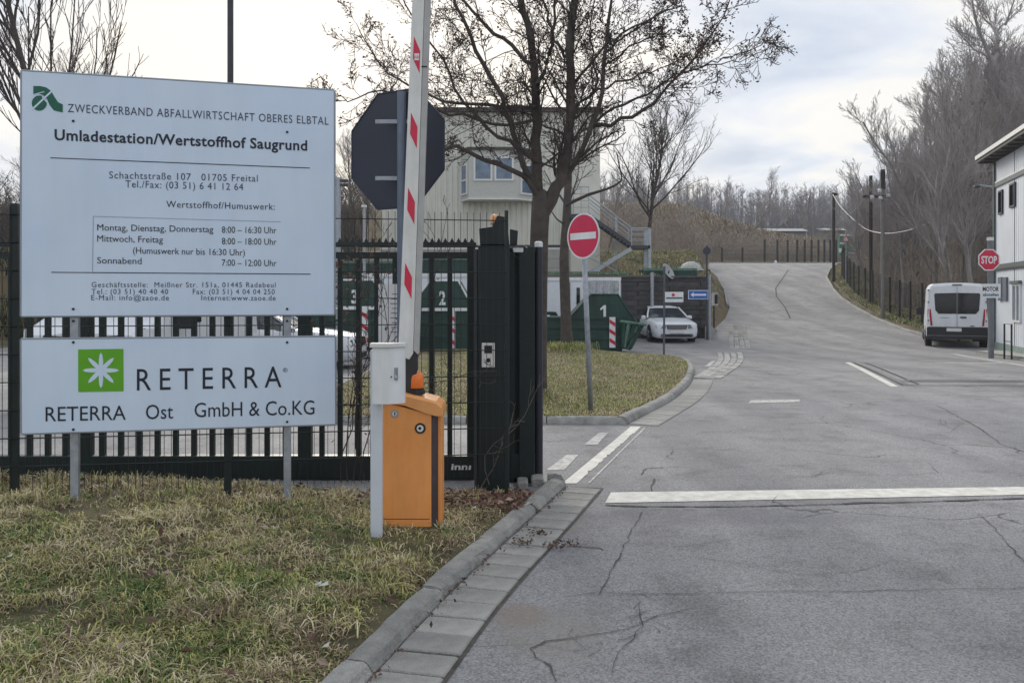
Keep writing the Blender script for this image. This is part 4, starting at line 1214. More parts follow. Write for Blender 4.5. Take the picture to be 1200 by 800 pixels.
# ================================================================== double wire mesh fence in front of the gate
FP = Plane((-3.9, 6.05), (-.02, 6.60))
fe = thing('mesh_fence', 'dark green double wire mesh fence behind the notice boards', 'fence', (-2, 6.3, .2))
def fpt(t, z, off=0): return Vector((FP.a.x, FP.a.y, 0)) + FP.d * t + FP.n * off + Vector((0, 0, z))
def ft(px): p = FP.at(px, 348); return (Vector((p.x, p.y, 0)) - FP.a).dot(FP.d)
ZB, ZT = .22, 2.22
tpost = [ft(-92), ft(15.5), ft(266), ft(594)]
tall = tpost[:]
hz_rows = [ZT - .03 - .2 * k for k in range(10)]
for a, b in zip(tall, tall[1:]):
    m_ = MB(); t_ = a + .03
    while t_ < b - .02:
        m_.tube([fpt(t_, ZB - .02), fpt(t_, ZT + .03)], .0028, 4); t_ += .05
    for z in hz_rows:
        for off in (.006, -.006): m_.tube([fpt(a, z, off), fpt(b, z, off)], .0036, 4)
    p_ = m_.build('mesh_panel', wire, fe, fix=False); stuff(p_)
for k, t_ in enumerate(tall):
    m_ = MB(); w_ = .024 if k < 3 else .012
    o_ = [fpt(t_ + sx * w_, 0, sy * .02 - .03) for sx, sy in ((-1, -1), (1, -1), (1, 1), (-1, 1))]
    z0 = verge_z(o_[0].x, o_[0].y) - .15
    m_.prism([Vector((p.x, p.y, z0)) for p in o_], (0, 0, ZT + .05 - z0)); m_.build('post', dkgreen, fe)

# ================================================================== sliding gate
GY = 7.5
gt = thing('sliding_gate', 'dark green sliding gate with vertical bars and toothed top rail', 'gate', (-1.5, GY, 0))
def gx(px, Y=GY): return (px - 600) / F * Y
def gzz(py, Y=GY): return H + (HY - py) / F * Y
x0g, x1g = -4.9, gx(556)
MB().cbox(x0g, x1g, GY - .05, GY + .05, gzz(560), gzz(533), .008).build('bottom_beam', dkgreen, gt)
MB().cbox(x0g, gx(558), GY - .03, GY + .03, gzz(289.5), gzz(284), .004).build('top_rail', dkgreen, gt)
MB().cbox(x0g, gx(558), GY - .03, GY + .03, gzz(303), gzz(295.5), .004).build('top_rail', dkgreen, gt)
m_ = MB(); x = x0g
while x < x1g:
    m_.prism([(x, GY, gzz(284.5)), (x + .045, GY, gzz(284.5)), (x + .0225, GY, gzz(284.5) + .045)], (0, .003, 0)); x += .058
stuff(m_.build('tooth_strip', dkgreen, gt))
bars = [35 + 21.4 * k for k in range(-4, 25)]
bar0 = MB().box(-.021, .021, -.02, .02, gzz(534), gzz(302.5)).build('bar', dkgreen, gt, local=True)
bar0.location = (gx(35) + 1.5, 0, 0)
for k, px in enumerate(bars):
    if k == 4 or px < -60: continue
    if px > 545: continue
    if abs(px - 101) < 8 or abs(px - 358) < 9: continue
    piece(bar0, (gx(px) + 1.5, 0, 0), parent=gt)
for px in (101, 358):
    MB().cbox(gx(px - 7.5), gx(px + 7.5), GY - .055, GY + .045, gzz(559), gzz(296), .006).build('gate_post', dkgreen, gt)
k0 = gx(296)
for a, b in ((gx(35) - .15 * 4, 0),): pass
MB().cbox(gx(548), gx(557), GY - .04, GY + .04, gzz(560), gzz(286), .006).build('end_bar', dkgreen, gt)
put_text('innı', Vector((gx(529), GY - .052, gzz(548.5))), (1, 0, .0), (0.12, 0, .99), gx(552) - gx(529), .052, white, gt, nrm=(0, -1, 0), bold=.03)
# pinned white notice sheet
ns = thing('notice_sheet', 'large white printed sheet fixed on the gate behind the barrier arm', 'notice', P(455, 400, GY - .08))
MB().box(gx(443.5, GY - .08), gx(469, GY - .08), GY - .083, GY - .08, gzz(404), gzz(333)).build('sheet', white, ns)
m_ = MB()
for k in range(9):
    z = gzz(345 + k * 5.5); m_.box(gx(461 - (k % 3)), gx(468), GY - .0855, GY - .084, z, z + .006)
m_.build('print_line', ink_g, ns)
# guide columns
gc = thing('gate_column', 'stout dark green guide column with flared cap and pale beacon', 'gate column', (gx(578, 7.1), 7.1, 0))
cy0 = 7.1
def cx_(px): return (px - 600) / F * cy0
def cz_(py): return H + (HY - py) / F * cy0
MB().cbox(cx_(560.5), cx_(597), cy0 - .08, cy0 + .16, -.02, cz_(287), .012).build('column', dkgreen, gc)
MB().cbox(cx_(556), cx_(560), cy0 - .03, cy0 + .12, 0, cz_(292), .004).build('guide_strip', galv if False else mat('strip_grey', (.06, .07, .085), rough=.5, metal=.3), gc)
MB().prism([(cx_(563), cy0 - .1, cz_(287)), (cx_(562), cy0 - .1, cz_(269)), (cx_(577), cy0 - .1, cz_(267)), (cx_(583), cy0 - .1, cz_(254)), (cx_(594), cy0 - .1, cz_(256)), (cx_(597), cy0 - .1, cz_(287))], (0, .24, 0)).build('cap', dkgreen, gc)
MB().prism([(cx_(597.5), cy0 - .05, cz_(287)), (cx_(597.5), cy0 - .05, cz_(269)), (cx_(607), cy0 - .05, cz_(271)), (cx_(606), cy0 - .05, cz_(287))], (0, .15, 0)).build('bracket', dkgreen, gc)
m_ = MB(); c = P(579.5, 262, cy0 - .03)
m_.loft([[(c.x + r_ * cos(t), c.y + r_ * sin(t), c.z + z) for t in np.linspace(0, 2 * pi, 15)[:-1]] for r_, z in ((.03, -.01), (.036, .0), (.036, .045), (.028, .07), (.012, .078))])
m_.build('beacon_lens', mat('pale_amber', (.85, .50, .24), rough=.3, amt=.1), gc, smooth=True)
MB().cbox(cx_(565), cx_(580), cy0 - .095, cy0 - .081, cz_(429), cz_(401), .003).build('key_switch', offw, gc)
MB().box(cx_(568), cx_(577), cy0 - .099, cy0 - .0955, cz_(413), cz_(404)).build('switch_slot', black, gc)
MB().disc((cx_(572.5), cy0 - .0955, cz_(421)), (0, -1, 0), .018, 14, .006).build('key_hole', black, gc)
gc2 = thing('gate_post', 'dark green end post of the gate with a white round cap', 'gate column', (gx(616, 7.4), 7.4, 0))
def dx_(px): return (px - 600) / F * 7.4
def dz_(py): return H + (HY - py) / F * 7.4
MB().cbox(dx_(608), dx_(626.5), 7.34, 7.46, -.01, dz_(289), .006).build('column', dkgreen, gc2)
MB().cbox(dx_(596), dx_(604), 7.36, 7.44, -.01, dz_(296), .006).build('column', dkgreen, gc2)
MB().cbox(dx_(600), dx_(628), 7.345, 7.455, dz_(295), dz_(290), .004).build('head_beam', dkgreen, gc2)
MB().cbox(dx_(598), dx_(627), 7.35, 7.45, dz_(559), dz_(531), .006).build('foot_plate', dkgreen, gc2)
postm = mat('post_navy', (.018, .02, .032), rough=.4, amt=.1)
m_ = MB().tube([(dx_(631.2), 7.4, -.01), (dx_(631.2), 7.4, dz_(289.5))], .037, 16, True); m_.build('round_post', postm, gc2, smooth=False)
c = P(631.2, 286, 7.4)
MB().loft([[(c.x + r_ * cos(t), c.y + r_ * sin(t), c.z + z) for t in np.linspace(0, 2 * pi, 15)[:-1]] for r_, z in ((.036, -.03), (.036, .012), (.024, .024))]).build('post_cap', white, gc2, smooth=False)
MB().cbox(dx_(596), dx_(609), 7.42, 7.5, 0, dz_(290), .004).build('dark_gap_filler', dkgreen, gc2)  # dark box added to stand in for the dark gap between the columns
m_ = MB(); m_.cbox(dx_(606), dx_(618), 7.1, 7.32, -.02, .06, .01); m_.cbox(dx_(622), dx_(636), 7.2, 7.5, -.02, .075, .012); m_.build('footing', kerb_m, gc2)
m_ = MB(); m_.box(dx_(601), dx_(613), 7.325, 7.335, dz_(296), dz_(291)); m_.build('reflector', white, gc2)
cb = MB().tube([P(600, 290, 7.0), P(603, 300, 7.0), P(609, 303, 7.0), P(616, 299, 7.0), P(618, 291, 7.02), P(615, 288, 7.1)], .004, 5); cb.build('cable', black, gc2)

# ================================================================== barrier
BY = 5.72
bx_ = lambda px, Y=BY: (px - 600) / F * Y
bz_ = lambda py, Y=BY: H + (HY - py) / F * Y
ba = thing('road_barrier', 'orange road barrier with raised white arm marked with red patches', 'barrier', (bx_(480), BY, .05))
z0 = .02
out_ = [(bx_(447.5), z0), (bx_(505.5), z0), (bx_(505.5), bz_(486)), (bx_(447.5), bz_(470))]
MB().prism([(x, BY - .0, z) for x, z in out_], (0, .30, 0)).build('housing', orange, ba)
MB().prism([(bx_(505.8), BY - .001, z0), (bx_(512), BY + .05, z0), (bx_(512), BY + .05, bz_(480)), (bx_(505.8), BY - .001, bz_(485))], (0, .2, 0)).build('edge_strip', dkbrown, ba)
MB().cbox(bx_(512), bx_(516.8), BY + .06, BY + .26, z0, bz_(478), .004).build('side_trim', red if False else orange, ba)
# lid: sloping, rounded
rings = []
for (px, zt, zb) in ((446, 461, 470.5), (448, 459.5, 471), (475, 461.5, 475), (500, 467, 484), (511, 470, 487), (517.5, 475, 487), (519, 480, 486)):
    x = bx_(px); a, b = bz_(zt), bz_(zb); k = .015
    rings.append([(x, BY - .014, b), (x, BY - .014, a - k), (x, BY + .004, a), (x, BY + .29, a), (x, BY + .314, a - k), (x, BY + .314, b)])
MB().loft(rings).build('lid', orange2, ba)
# badge and lock
MB().disc((bx_(462.5), BY, bz_(484.5)), (0, -1, 0), .027, 24, .004).build('badge', galv, ba)
MB().disc((bx_(462.5), BY - .0045, bz_(484.5)), (0, -1, 0), .015, 18, .003).build('badge_centre', offw, ba)
MB().box(bx_(462.0), bx_(463.6), BY - .0095, BY - .008, bz_(486), bz_(482.5)).build('badge_mark', ink, ba)
MB().disc((bx_(492.5), BY, bz_(501.5)), (0, -1, 0), .036, 24, .007).build('lock_ring', black, ba)
MB().disc((bx_(492.5), BY - .0075, bz_(501.5)), (0, -1, 0), .023, 24, .004).build('lock', offw, ba)
MB().disc((bx_(492.2), BY - .012, bz_(501.3)), (0, -1, 0), .010, 16, .003).build('key_hole', black, ba)
for (sx_, sz_) in ((450, 476), (502.5, 493), (450, 606), (502.5, 612)):
    MB().disc((bx_(sx_), BY, bz_(sz_)), (0, -1, 0), .006, 10, .003).build('screw', galv, ba)
MB().box(bx_(449.5), bx_(503.5), BY - .0015, BY + .002, bz_(608.2), bz_(607.4)).build('door_seam', dkbrown, ba)
# beacon
c = Vector((bx_(485.5), BY + .12, 0)); zb_ = bz_(461) * 1
m_ = MB(); m_.loft([[(c.x + r_ * cos(t), c.y + r_ * sin(t), zb_ + z) for t in np.linspace(0, 2 * pi, 25)[:-1]] for r_, z in ((.062, -.015), (.06, .01), (.054, .015), (.054, .025))]); m_.build('beacon_base', black, ba)
m_ = MB(); m_.loft([[(c.x + r_ * cos(t), c.y + r_ * sin(t), zb_ + z) for t in np.linspace(0, 2 * pi, 25)[:-1]] for r_, z in ((.050, .025), (.052, .03), (.050, .09), (.046, .112), (.034, .132), (.015, .142))]); m_.build('beacon_lens', amber, ba, smooth=True)
# arm: white hollow section, nearly upright, with an aluminium edge profile
AY = BY + .06
def ap(px, py, Y=AY): return P(px, py, Y)
arm = MB(); k_ = .055
arm.prism([ap(466.5, 416), ap(479.5, 421), ap(484, 414), ap(507.5, -330), ap(488.5, -330), ap(483.2, 0)], (0, k_, 0)); ob = arm.build('arm', offw, ba)
MB().prism([ap(484.6, 410), ap(489.6, 415.5), ap(491, 413), ap(515.3, -330), ap(508.2, -330), ap(497.8, 0)], (0, k_ * .7, 0)).build('arm_edge_profile', mat('arm_grey', (.42, .42, .41), rough=.5, amt=.1), ba)
MB().box(ap(494, 78).x, ap(500.5, 78).x, AY - .003, AY + .02, ap(0, 79).z, ap(0, 77.5).z).build('arm_clip', black, ba)
MB().cbox(bx_(473), bx_(487), AY + .02, AY + .10, bz_(470), bz_(412), .006).build('arm_holder', mat('holder_dark', (.03, .03, .035), rough=.5), ba)
def patch(x0, yt, x1, yb, sl=17):
    MB().prism([ap(x0 + .5, yt, AY - .0004), ap(x1, yt + sl, AY - .0004), ap(x1 - 1.6 + .9, yb, AY - .0004), ap(x0 - 1.6 + 1, yb - sl, AY - .0004)], (0, -.0018, 0)).build('red_patch', red, ba)
patch(484.6, 43, 492.4, 86); patch(481.2, 132, 489.2, 174); patch(477.8, 220, 486.2, 263); patch(474.4, 308, 482.8, 350); patch(488, -45, 496, -3); patch(491, -135, 499, -92)
MB().box(ap(485.6, 0).x, ap(491.2, 0).x, AY - .0036, AY - .0024, ap(0, 71).z, ap(0, 63).z).build('arm_sticker', white, ba)
put_text('RIB', Vector((ap(486, 0).x, AY - .0038, ap(0, 69).z)), (1, 0, 0), (0, 0, 1), .028, .018, red, ba, nrm=(0, -1, 0), lift=.0006)

# ================================================================== white meter cabinet on a post
MY = 5.45
mx_ = lambda px: (px - 600) / F * MY
mz_ = lambda py: H + (HY - py) / F * MY
mc = thing('control_cabinet', 'small white steel cabinet on a white post left of the orange barrier', 'cabinet', (mx_(440), MY, .08))
MB().cbox(mx_(433), mx_(446.5), MY + .03, MY + .085, .0, mz_(410), .006).build('post', mat('white_post', (.62, .66, .72), rough=.5, rgb2=(.70, .74, .79), scale=4), mc)
o_ = [(mx_(438.5), MY + .02), (mx_(438.5), MY - .075), (mx_(459), MY - .085), (mx_(474.8), MY - .02), (mx_(474.8), MY + .02)]
MB().prism([(x, y, mz_(471.5)) for x, y in o_], (0, 0, mz_(406.5) - mz_(471.5))).build('cabinet', white, mc)
o_ = [(mx_(435), MY + .03), (mx_(436), MY - .09), (mx_(459), MY - .10), (mx_(476.5), MY - .03), (mx_(476.5), MY + .03)]
MB().prism([(x, y, mz_(406)) for x, y in o_], (0, 0, .024)).build('cabinet_roof', offw, mc)
h0 = Vector((mx_(465.5), MY - .060, mz_(437)))
MB().box(h0.x - .012, h0.x + .012, h0.y - .006, h0.y + .03, h0.z - .04, h0.z + .04).build('handle_plate', rimm, mc)
MB().tube([h0 + Vector((0, 0, .028)), h0 + Vector((.003, -.016, .024)), h0 + Vector((.003, -.016, -.022)), h0 + Vector((0, 0, -.028))], .004, 6).build('handle', chrome, mc)
MB().disc((mx_(460.8), MY - .085, mz_(440)), (0, -1, 0), .005, 10, .002).build('lock', black, mc)

# ================================================================== traffic signs
def octo(c, r, n_, th, rot=pi / 8, squash=1.0):
    """octagon outline points round c in the plane facing n_"""
    u = Vector((-n_.y, n_.x, 0)).normalized()
    return [c + u * (r * cos(rot + k * pi / 4)) + Vector((0, 0, r * sin(rot + k * pi / 4))) for k in range(8)]
OY = 6.05
ss = thing('stop_sign', 'dark grey back of an octagonal traffic sign on a galvanised post behind the barrier arm', 'traffic sign', (P(471, 500, OY).x, OY, .15))
nrm = Vector((-.18, -1, 0)).normalized(); nrm = Vector((-.6, -1, 0)).normalized()
c = P(464.6, 175.5, OY + .06)
R_ = .0685 * (OY + .06) / cos(pi / 8)
MB().prism(octo(c, R_, nrm, 0), -nrm * .004).build('sign_plate', graysign, ss)
MB().prism(octo(c - nrm * .0046, R_ * .985, nrm, 0), -nrm * .001).build('sign_face', red, ss)
m_ = MB(); o2 = octo(c, R_, nrm, 0)
for i in range(8): m_.tube([o2[i], o2[(i + 1) % 8]], .006, 5)
m_.build('rim', graysign, ss)
pp = P(470.8, 400, OY)
m_ = MB().tube([(pp.x, OY, 0.05), (pp.x, OY, bz_(108, OY))], .033, 16, True); m_.build('post', mat('post_galv', (.15, .18, .24), rough=.45, metal=.3, amt=.12, scale=6), ss, smooth=False)
for (y0,) in ((143.5,), (209.5,)):
    a = P(440.5, y0, OY + .03); b = P(501, y0 + 1, OY + .03)
    m_ = MB(); m_.box(a.x, b.x, OY + .0, OY + .035, a.z - .014, a.z + .014); m_.build('clamp', galv, ss)
m_ = MB(); a = P(500, 163, OY + .03); m_.box(a.x, P(511, 0, OY).x, OY + .02, OY + .026, a.z - .03, a.z + .03); m_.build('clamp', galv, ss)
q = P(500.5, 176, OY + .02); m_ = MB(); m_.box(q.x, P(509.5, 0, OY + .02).x, OY + .012, OY + .016, q.z - .04, q.z + .05); m_.build('label_plate', white, ss)
m_ = MB(); m_.box(q.x + .008, q.x + .03, OY + .0102, OY + .0115, q.z - .005, q.z + .028); m_.build('label_print', mat('print_brown', (.2, .06, .05), rough=.6), ss)

NY = 10.95
ne = thing('no_entry_sign', 'round red no entry sign with white bar on a leaning grey post', 'traffic sign', (P(691, 478, 11.2).x, 11.2, .1))
nrm = Vector((.72, -1, 0)).normalized(); nrm = Vector((-1.2, -1, 0)).normalized()
c = P(683.3, 276.5, NY)
MB().disc(c, nrm, .295, 48, -.004).build('sign_plate', white, ne)
MB().disc(c + nrm * .0012, nrm, .272, 48, .001).build('red_disc', mat('no_entry_red', (.62, .01, .075), rough=.4, amt=.04), ne)
u = Vector((nrm.y, -nrm.x, 0)) * -1
if u.x < 0: u = -u
b_ = c + nrm * .0032
MB().prism([b_ - u * .232 - Vector((0, 0, .043)), b_ + u * .232 - Vector((0, 0, .043)), b_ + u * .232 + Vector((0, 0, .043)), b_ - u * .232 + Vector((0, 0, .043))], nrm * .001).build('white_bar', white, ne)
p0 = Vector((P(692.5, 478, 11.2).x, 11.2, .05)); p1 = P(683, 262, NY + .09)
m_ = MB().tube([p0, p1], .034, 12, True); m_.build('post', galv, ne, smooth=True)

def post_thing(name, label, cat, px, py, Y, r, m, ztop=None, ground=None):
    z = ground if ground is not None else tz(P(px, 0, Y).x, Y)
    t_ = thing(name, label, cat, (P(px, 0, Y).x, Y, z)); zt = H + (HY - py) / F * Y
    MB().tube([(P(px, 0, Y).x, Y, z), (P(px, 0, Y).x, Y, zt)], r, 10, True).build('pole', m, t_)
    return t_
dkpole = mat('pole_dark', (.04, .045, .055), rough=.6, amt=.2, scale=4)
lp = post_thing('lamp_pole', 'thin dark pole rising behind the top edge of the large notice board', 'pole', 270, -160, 14, .05, dkpole, ground=0)
# wood post standing further left, seen between board and octagon
up0 = post_thing('utility_pole', 'grey pole with crossbars left of the octagonal sign back, behind the gate', 'pole', 396.5, 208, 24, .075, galv, ground=-.1)
m_ = MB()
for py in (212, 217): a = P(393, py, 24); m_.box(a.x - .05, P(408, 0, 24).x, 23.95, 24.05, a.z - .035, a.z + .035)
m_.build('crossbar', dkpole, up0)
lp2 = post_thing('lamp_post', 'thin pale lamp post in front of the thicket behind the gate', 'pole', 427, 242, 30, .05, galv, ground=-.2)
MB().cbox(P(424, 0, 30).x, P(429.5, 0, 30).x, 29.9, 30.1, P(0, 243, 30).z, P(0, 240.5, 30).z, .01).build('lamp_head', offw, lp2)

# STOP sign by the white building
SY = 24.6
st = thing('stop_sign_post', 'red STOP sign and small white notice on a thick grey post before the white building', 'traffic sign', (P(1162, 0, SY).x, SY, -.15))
MB().tube([(P(1161.5, 0, SY).x, SY, -.25), (P(1160.5, 0, SY).x, SY, P(0, 281, SY).z)], .075, 14, True).build('post', mat('post_grey', (.16, .17, .18), rough=.6, amt=.15), st)
MB().tube([(P(1160.5, 0, SY).x, SY, P(0, 282, SY).z), (P(1160.5, 0, SY).x, SY, P(0, 278, SY).z)], .09, 12, True).build('post_cap', offw, st)
nrm = Vector((0, -1, 0)); c = P(1159, 304.5, SY - .1)
R_ = .0125 * SY / cos(pi / 8)
MB().prism(octo(c, R_, nrm, 0), -nrm * .004).build('sign_plate', white, st)
MB().prism(octo(c + nrm * .003, R_ * .9, nrm, 0), -nrm * .001).build('red_octagon', red, st)
put_text('STOP', c + Vector((-.225, -.004, -.10)), (1, 0, 0), (0, 0, 1), .45, .20, white, st, nrm=(0, -1, 0), bold=.03)
MB().box(P(1150.5, 0, SY - .1).x, P(1172.5, 0, SY - .1).x, SY - .10, SY - .094, P(0, 349, SY).z, P(0, 332.5, SY).z).build('notice_plate', white, st)
put_text('MOTOR', P(1151.5, 341, SY - .1) , (1, 0, 0), (0, 0, 1), .019 * SY, .0048 * SY, ink, st, nrm=(0, -1, 0), bold=.03)
put_text('abstellen', P(1151.8, 346.8, SY - .1), (1, 0, 0), (0, 0, 1), .0185 * SY, .0034 * SY, mat('print_blue', (.05, .12, .22)), st, nrm=(0, -1, 0), bold=.03)
# hoop
hp = thing('bike_hoop', 'black steel hoop standing before the white building wall', 'bike stand', (P(1182, 0, 24.2).x, 24.2, -.15))
a = P(1177, 418, 24.2); b = P(1185.5, 420, 23.9); zt = P(0, 379.5, 24.2).z
MB().tube([(a.x, a.y, -.2), (a.x, a.y, zt), (b.x, b.y, zt), (b.x, b.y, -.2)], .025, 6, True).build('hoop', black, hp)
MB().tube([(a.x, a.y, .35), (b.x, b.y, .35)], .012, 6).build('crossbar', black, hp)
hp.location = hp.location

# signs in front of the retaining wall
cs = thing('info_sign', 'small white notice with red emblem on a thin dark post before the sleeper wall', 'sign', (P(778, 0, 26).x, 26, -.2))
MB().tube([(P(778, 0, 26).x, 26, -.25), (P(778.6, 0, 26).x, 26, P(0, 312, 26).z)], .035, 8, True).build('post', mat('post_mid', (.09, .10, .12), rough=.5, amt=.2), cs)
MB().box(P(779, 0, 26).x, P(800.5, 0, 26).x, 25.96, 25.965, P(0, 354, 26).z, P(0, 342, 26).z).build('notice_plate', white, cs)
MB().disc(P(789, 345.5, 25.955), (0, -1, 0), .05, 14, .003).build('emblem', red, cs)
MB().box(P(780.5, 0, 26).x, P(799.5, 0, 26).x, 25.95, 25.955, P(0, 350, 26).z, P(0, 348.3, 26).z).build('print_line', mat('print_blue', (.05, .12, .22)), cs)
ow = thing('one_way_sign', 'blue left pointing one way arrow sign at the end of the sleeper wall', 'traffic sign', (P(830.5, 0, 34.6).x, 34.6, -.2))
MB().tube([(P(831.3, 0, 34.6).x, 34.6, -.25), (P(831.3, 0, 34.6).x, 34.6, P(0, 322, 34.6).z)], .07, 10, True).build('post', galv, ow)
MB().tube([(P(828.5, 0, 34.5).x, 34.5, -.25), (P(828.3, 0, 34.5).x, 34.5, P(0, 288, 34.5).z)], .035, 8, True).build('thin_post', dkpole, ow)
MB().disc(P(828.3, 294, 34.45), (0, -1, 0), .16, 20, .006).build('sign_back', graysign, ow)
MB().box(P(806.5, 0, 34.4).x, P(830, 0, 34.4).x, 34.4, 34.41, P(0, 350.5, 34.4).z, P(0, 340, 34.4).z).build('sign_plate', white, ow)
MB().box(P(807.3, 0, 34.4).x, P(829.4, 0, 34.4).x, 34.39, 34.397, P(0, 349.8, 34.4).z, P(0, 340.7, 34.4).z).build('blue_field', blue, ow)
q = lambda x, y: P(x, y, 34.385)
MB().prism([q(809.3, 345.3), q(813.2, 342), q(812.6, 344.3), q(827.5, 344.3), q(827.5, 346.4), q(812.6, 346.4), q(813.2, 348.6)], (0, -.003, 0)).build('arrow', white, ow)
wp = thing('lamp_column', 'pale galvanised column standing against the sleeper wall behind the white estate car', 'pole', (P(764.2, 0, 35).x, 35, -.2))
MB().tube([(P(764.2, 0, 35).x, 35.0, -.3), (P(764.2, 0, 35).x, 35.0, P(0, 319, 35).z)], .075, 10, True).build('post', galv, wp)

# ================================================================== sleeper retaining wall
sleeper = mat('sleeper_dark', (.045, .042, .045), rough=.9, rgb2=(.09, .085, .085), scale=3, bump=.8, bscale=18, detail=8, rnd=.3)
rw = thing('retaining_wall', 'dark retaining wall of stacked horizontal sleepers behind the white estate car', 'wall', (0, 35.4, -.3))
bl0 = MB().cbox(-1.29, 1.29, -.14, .14, -.095, .093, .02).build('sleeper', sleeper, rw, local=True); firstb = True
rr = random.Random(3)
for row in range(14):
    z = -.30 + .195 * row + .1
    x = -13 + (1.3 if row % 2 else 0)
    while x < 7.9:
        w_ = min(2.6, 8.03 - x + .0)
        if w_ < .2: break
        cxx = x + w_ / 2
        loc = (cxx, rr.uniform(-.02, .02), z + .3)
        sc = (w_ / 2.6, 1, 1)
        if firstb: bl0.location = loc; bl0.scale = sc; firstb = False
        else: piece(bl0, loc, rr.uniform(-.006, .006), parent=rw, scale=sc)
        x += 2.6
MB().cbox(-13, 8.04, 35.5, 35.7, -.4, 2.38, .01).build('backing', sleeper, rw)
MB().cbox(-13, 8.06, 35.2, 35.6, 2.41, 2.47, .01).build('coping', mat('coping', (.10, .10, .095), rough=.9, amt=.3), rw)
ww = thing('wing_wall', 'low tapering concrete wing wall at the end of the sleeper wall', 'wall', (8.2, 35, -.2))
def gxz(px, py, Y): p = P(px, py, Y); return p
MB().prism([(8.12, 34.9, -.3), (8.12, 34.9, P(0, 382, 34.9).z), (9.15, 38.2, P(0, 386, 38).z), (9.75, 40.2, .1), (9.75, 40.2, -.3)], (-.22, .05, 0)).build('wall', concrete, ww)

# ================================================================== pale corrugated building
corr = mat('corrugated_sheet', (.62, .625, .56), rough=.55, rgb2=(.72, .72, .65), scale=.6, detail=4)
corr2 = mat('building_panel', (.63, .62, .55), rough=.7, rgb2=(.74, .72, .65), scale=1.3)
plinth = mat('plinth_concrete', (.36, .36, .33), rough=.85, rgb2=(.46, .46, .43), scale=2)
greentrim = mat('green_trim', (.02, .16, .10), rough=.5, amt=.1)
roofm = mat('roof_edge', (.06, .055, .05), rough=.7, amt=.2)
framew = mat('window_frame', (.75, .75, .74), rough=.45, amt=.03)
glassb = mat('window_glass', (.10, .16, .24), rough=.06, amt=.4, scale=1.5, spec=.9)
B = 44.0
def b_(px, py, Y=B): return P(px, py, Y)
hb = thing('hall_building', 'pale corrugated hall with bay window and outside steel stairs behind the tree', 'building', (b_(600, 300).x, B, 2.4))
def rect(x0, y0, x1, y1, d, nm, m, par, Y=B, front=0.0):
    a, b = b_(x0, y1, Y), b_(x1, y0, Y)
    return MB().box(a.x, b.x, Y - front, Y - front + d, a.z, b.z).build(nm, m, par)
zbase = 2.3
a = b_(446.5, 287.5); b2 = b_(702.5, 130)
MB().box(a.x, b2.x, B + .06, B + 10, zbase, b2.z).build('wall', corr2, hb)
m_ = MB(); x = a.x; xe = b_(668, 0).x; k = 0
while x < xe:
    m_.prism([(x, B + .06, a.z), (x + .05, B, a.z), (x + .17, B, a.z), (x + .22, B + .06, a.z)], (0, 0, b2.z - a.z - .05)); x += .29
m_.build('corrugated_cladding', corr, hb)
rect(446, 290, 668, 287, .2, 'drip_trim', roofm, hb, front=.03)
rect(446, 292.5, 668, 290, .12, 'sill_band', framew, hb, front=.02)
m_ = MB()
for y in (292.6,): pass
rect(446, 340, 668, 292.7, .12, 'plinth', plinth, hb, front=.0)
for k in range(1, 4): rect(446, 292.5 + 10.5 * k + .25, 668, 292.5 + 10.5 * k, .03, 'plinth_joint', roofm, hb, front=.008)
rect(668.5, 330, 703, 131, .25, 'end_panel', corr2, hb, front=.05)
rect(666.3, 290, 669.0, 170, .12, 'drainpipe', greentrim, hb, front=.16)
rect(440, 132, 706, 127.5, .8, 'roof_edge', roofm, hb, front=.35)
MB().box(b_(440, 0).x, b_(706, 0).x, B + .4, B + 10.3, b_(0, 131).z, b_(0, 129).z).build('roof', roofm, hb)
# bay window
by = B - 1.1
def bay_pts(z): 
    xs_ = [b_(540, 0).x, b_(553, 0).x - .1, b_(604, 0).x + .1, b_(625, 0).x + .3]
    return [Vector((xs_[0], B - .02, z)), Vector((xs_[1], by, z)), Vector((xs_[2], by, z)), Vector((xs_[3], B - .02, z))]
zb0, zb1 = b_(0, 235).z, b_(0, 180).z
MB().prism(bay_pts(zb0), (0, 0, zb1 - zb0)).build('bay', mat('bay_panel', (.52, .53, .49), rough=.6, amt=.06), hb)
o_ = bay_pts(zb1 + .005); o_ = [p + Vector(((p.x - o_[0].x - 2) * .04, -.15, 0)) for p in o_]
rings = [[p for p in o_], [Vector((p.x, p.y, p.z + .12)) for p in o_]]
MB().loft(rings).build('bay_roof', roofm, hb)
o_ = bay_pts(zb0 - .08); MB().prism([p + Vector((0, -.06, 0)) for p in o_], (0, 0, .075)).build('bay_sill', offw, hb)
def win(p0, p1, z0, z1, n_, mull=()):
    """framed pane between two ground points"""
    p0 = Vector((p0[0], p0[1], 0)); p1 = Vector((p1[0], p1[1], 0)); d = (p1 - p0); Lw = d.length; d.normalize()
    up = Vector((0, 0, 1)); f_ = MB(); w_ = .09
    def bar(a, b, c, e, th=.06):
        q = [p0 + d * a + up * c, p0 + d * b + up * c, p0 + d * b + up * e, p0 + d * a + up * e]
        f_.prism([p + n_ * .005 for p in q], n_ * th)
    bar(0, Lw, z0, z0 + w_); bar(0, Lw, z1 - w_, z1); bar(0, w_, z0 + w_, z1 - w_); bar(Lw - w_, Lw, z0 + w_, z1 - w_)
    for mm in mull: bar(w_, Lw - w_, z0 + (z1 - z0) * mm - .04, z0 + (z1 - z0) * mm + .04)
    return f_, [p0 + d * w_ + up * (z0 + w_) + n_ * .02, p0 + d * (Lw - w_) + up * (z0 + w_) + n_ * .02, p0 + d * (Lw - w_) + up * (z1 - w_) + n_ * .02, p0 + d * w_ + up * (z1 - w_) + n_ * .02]
nf = Vector((0, -1, 0))
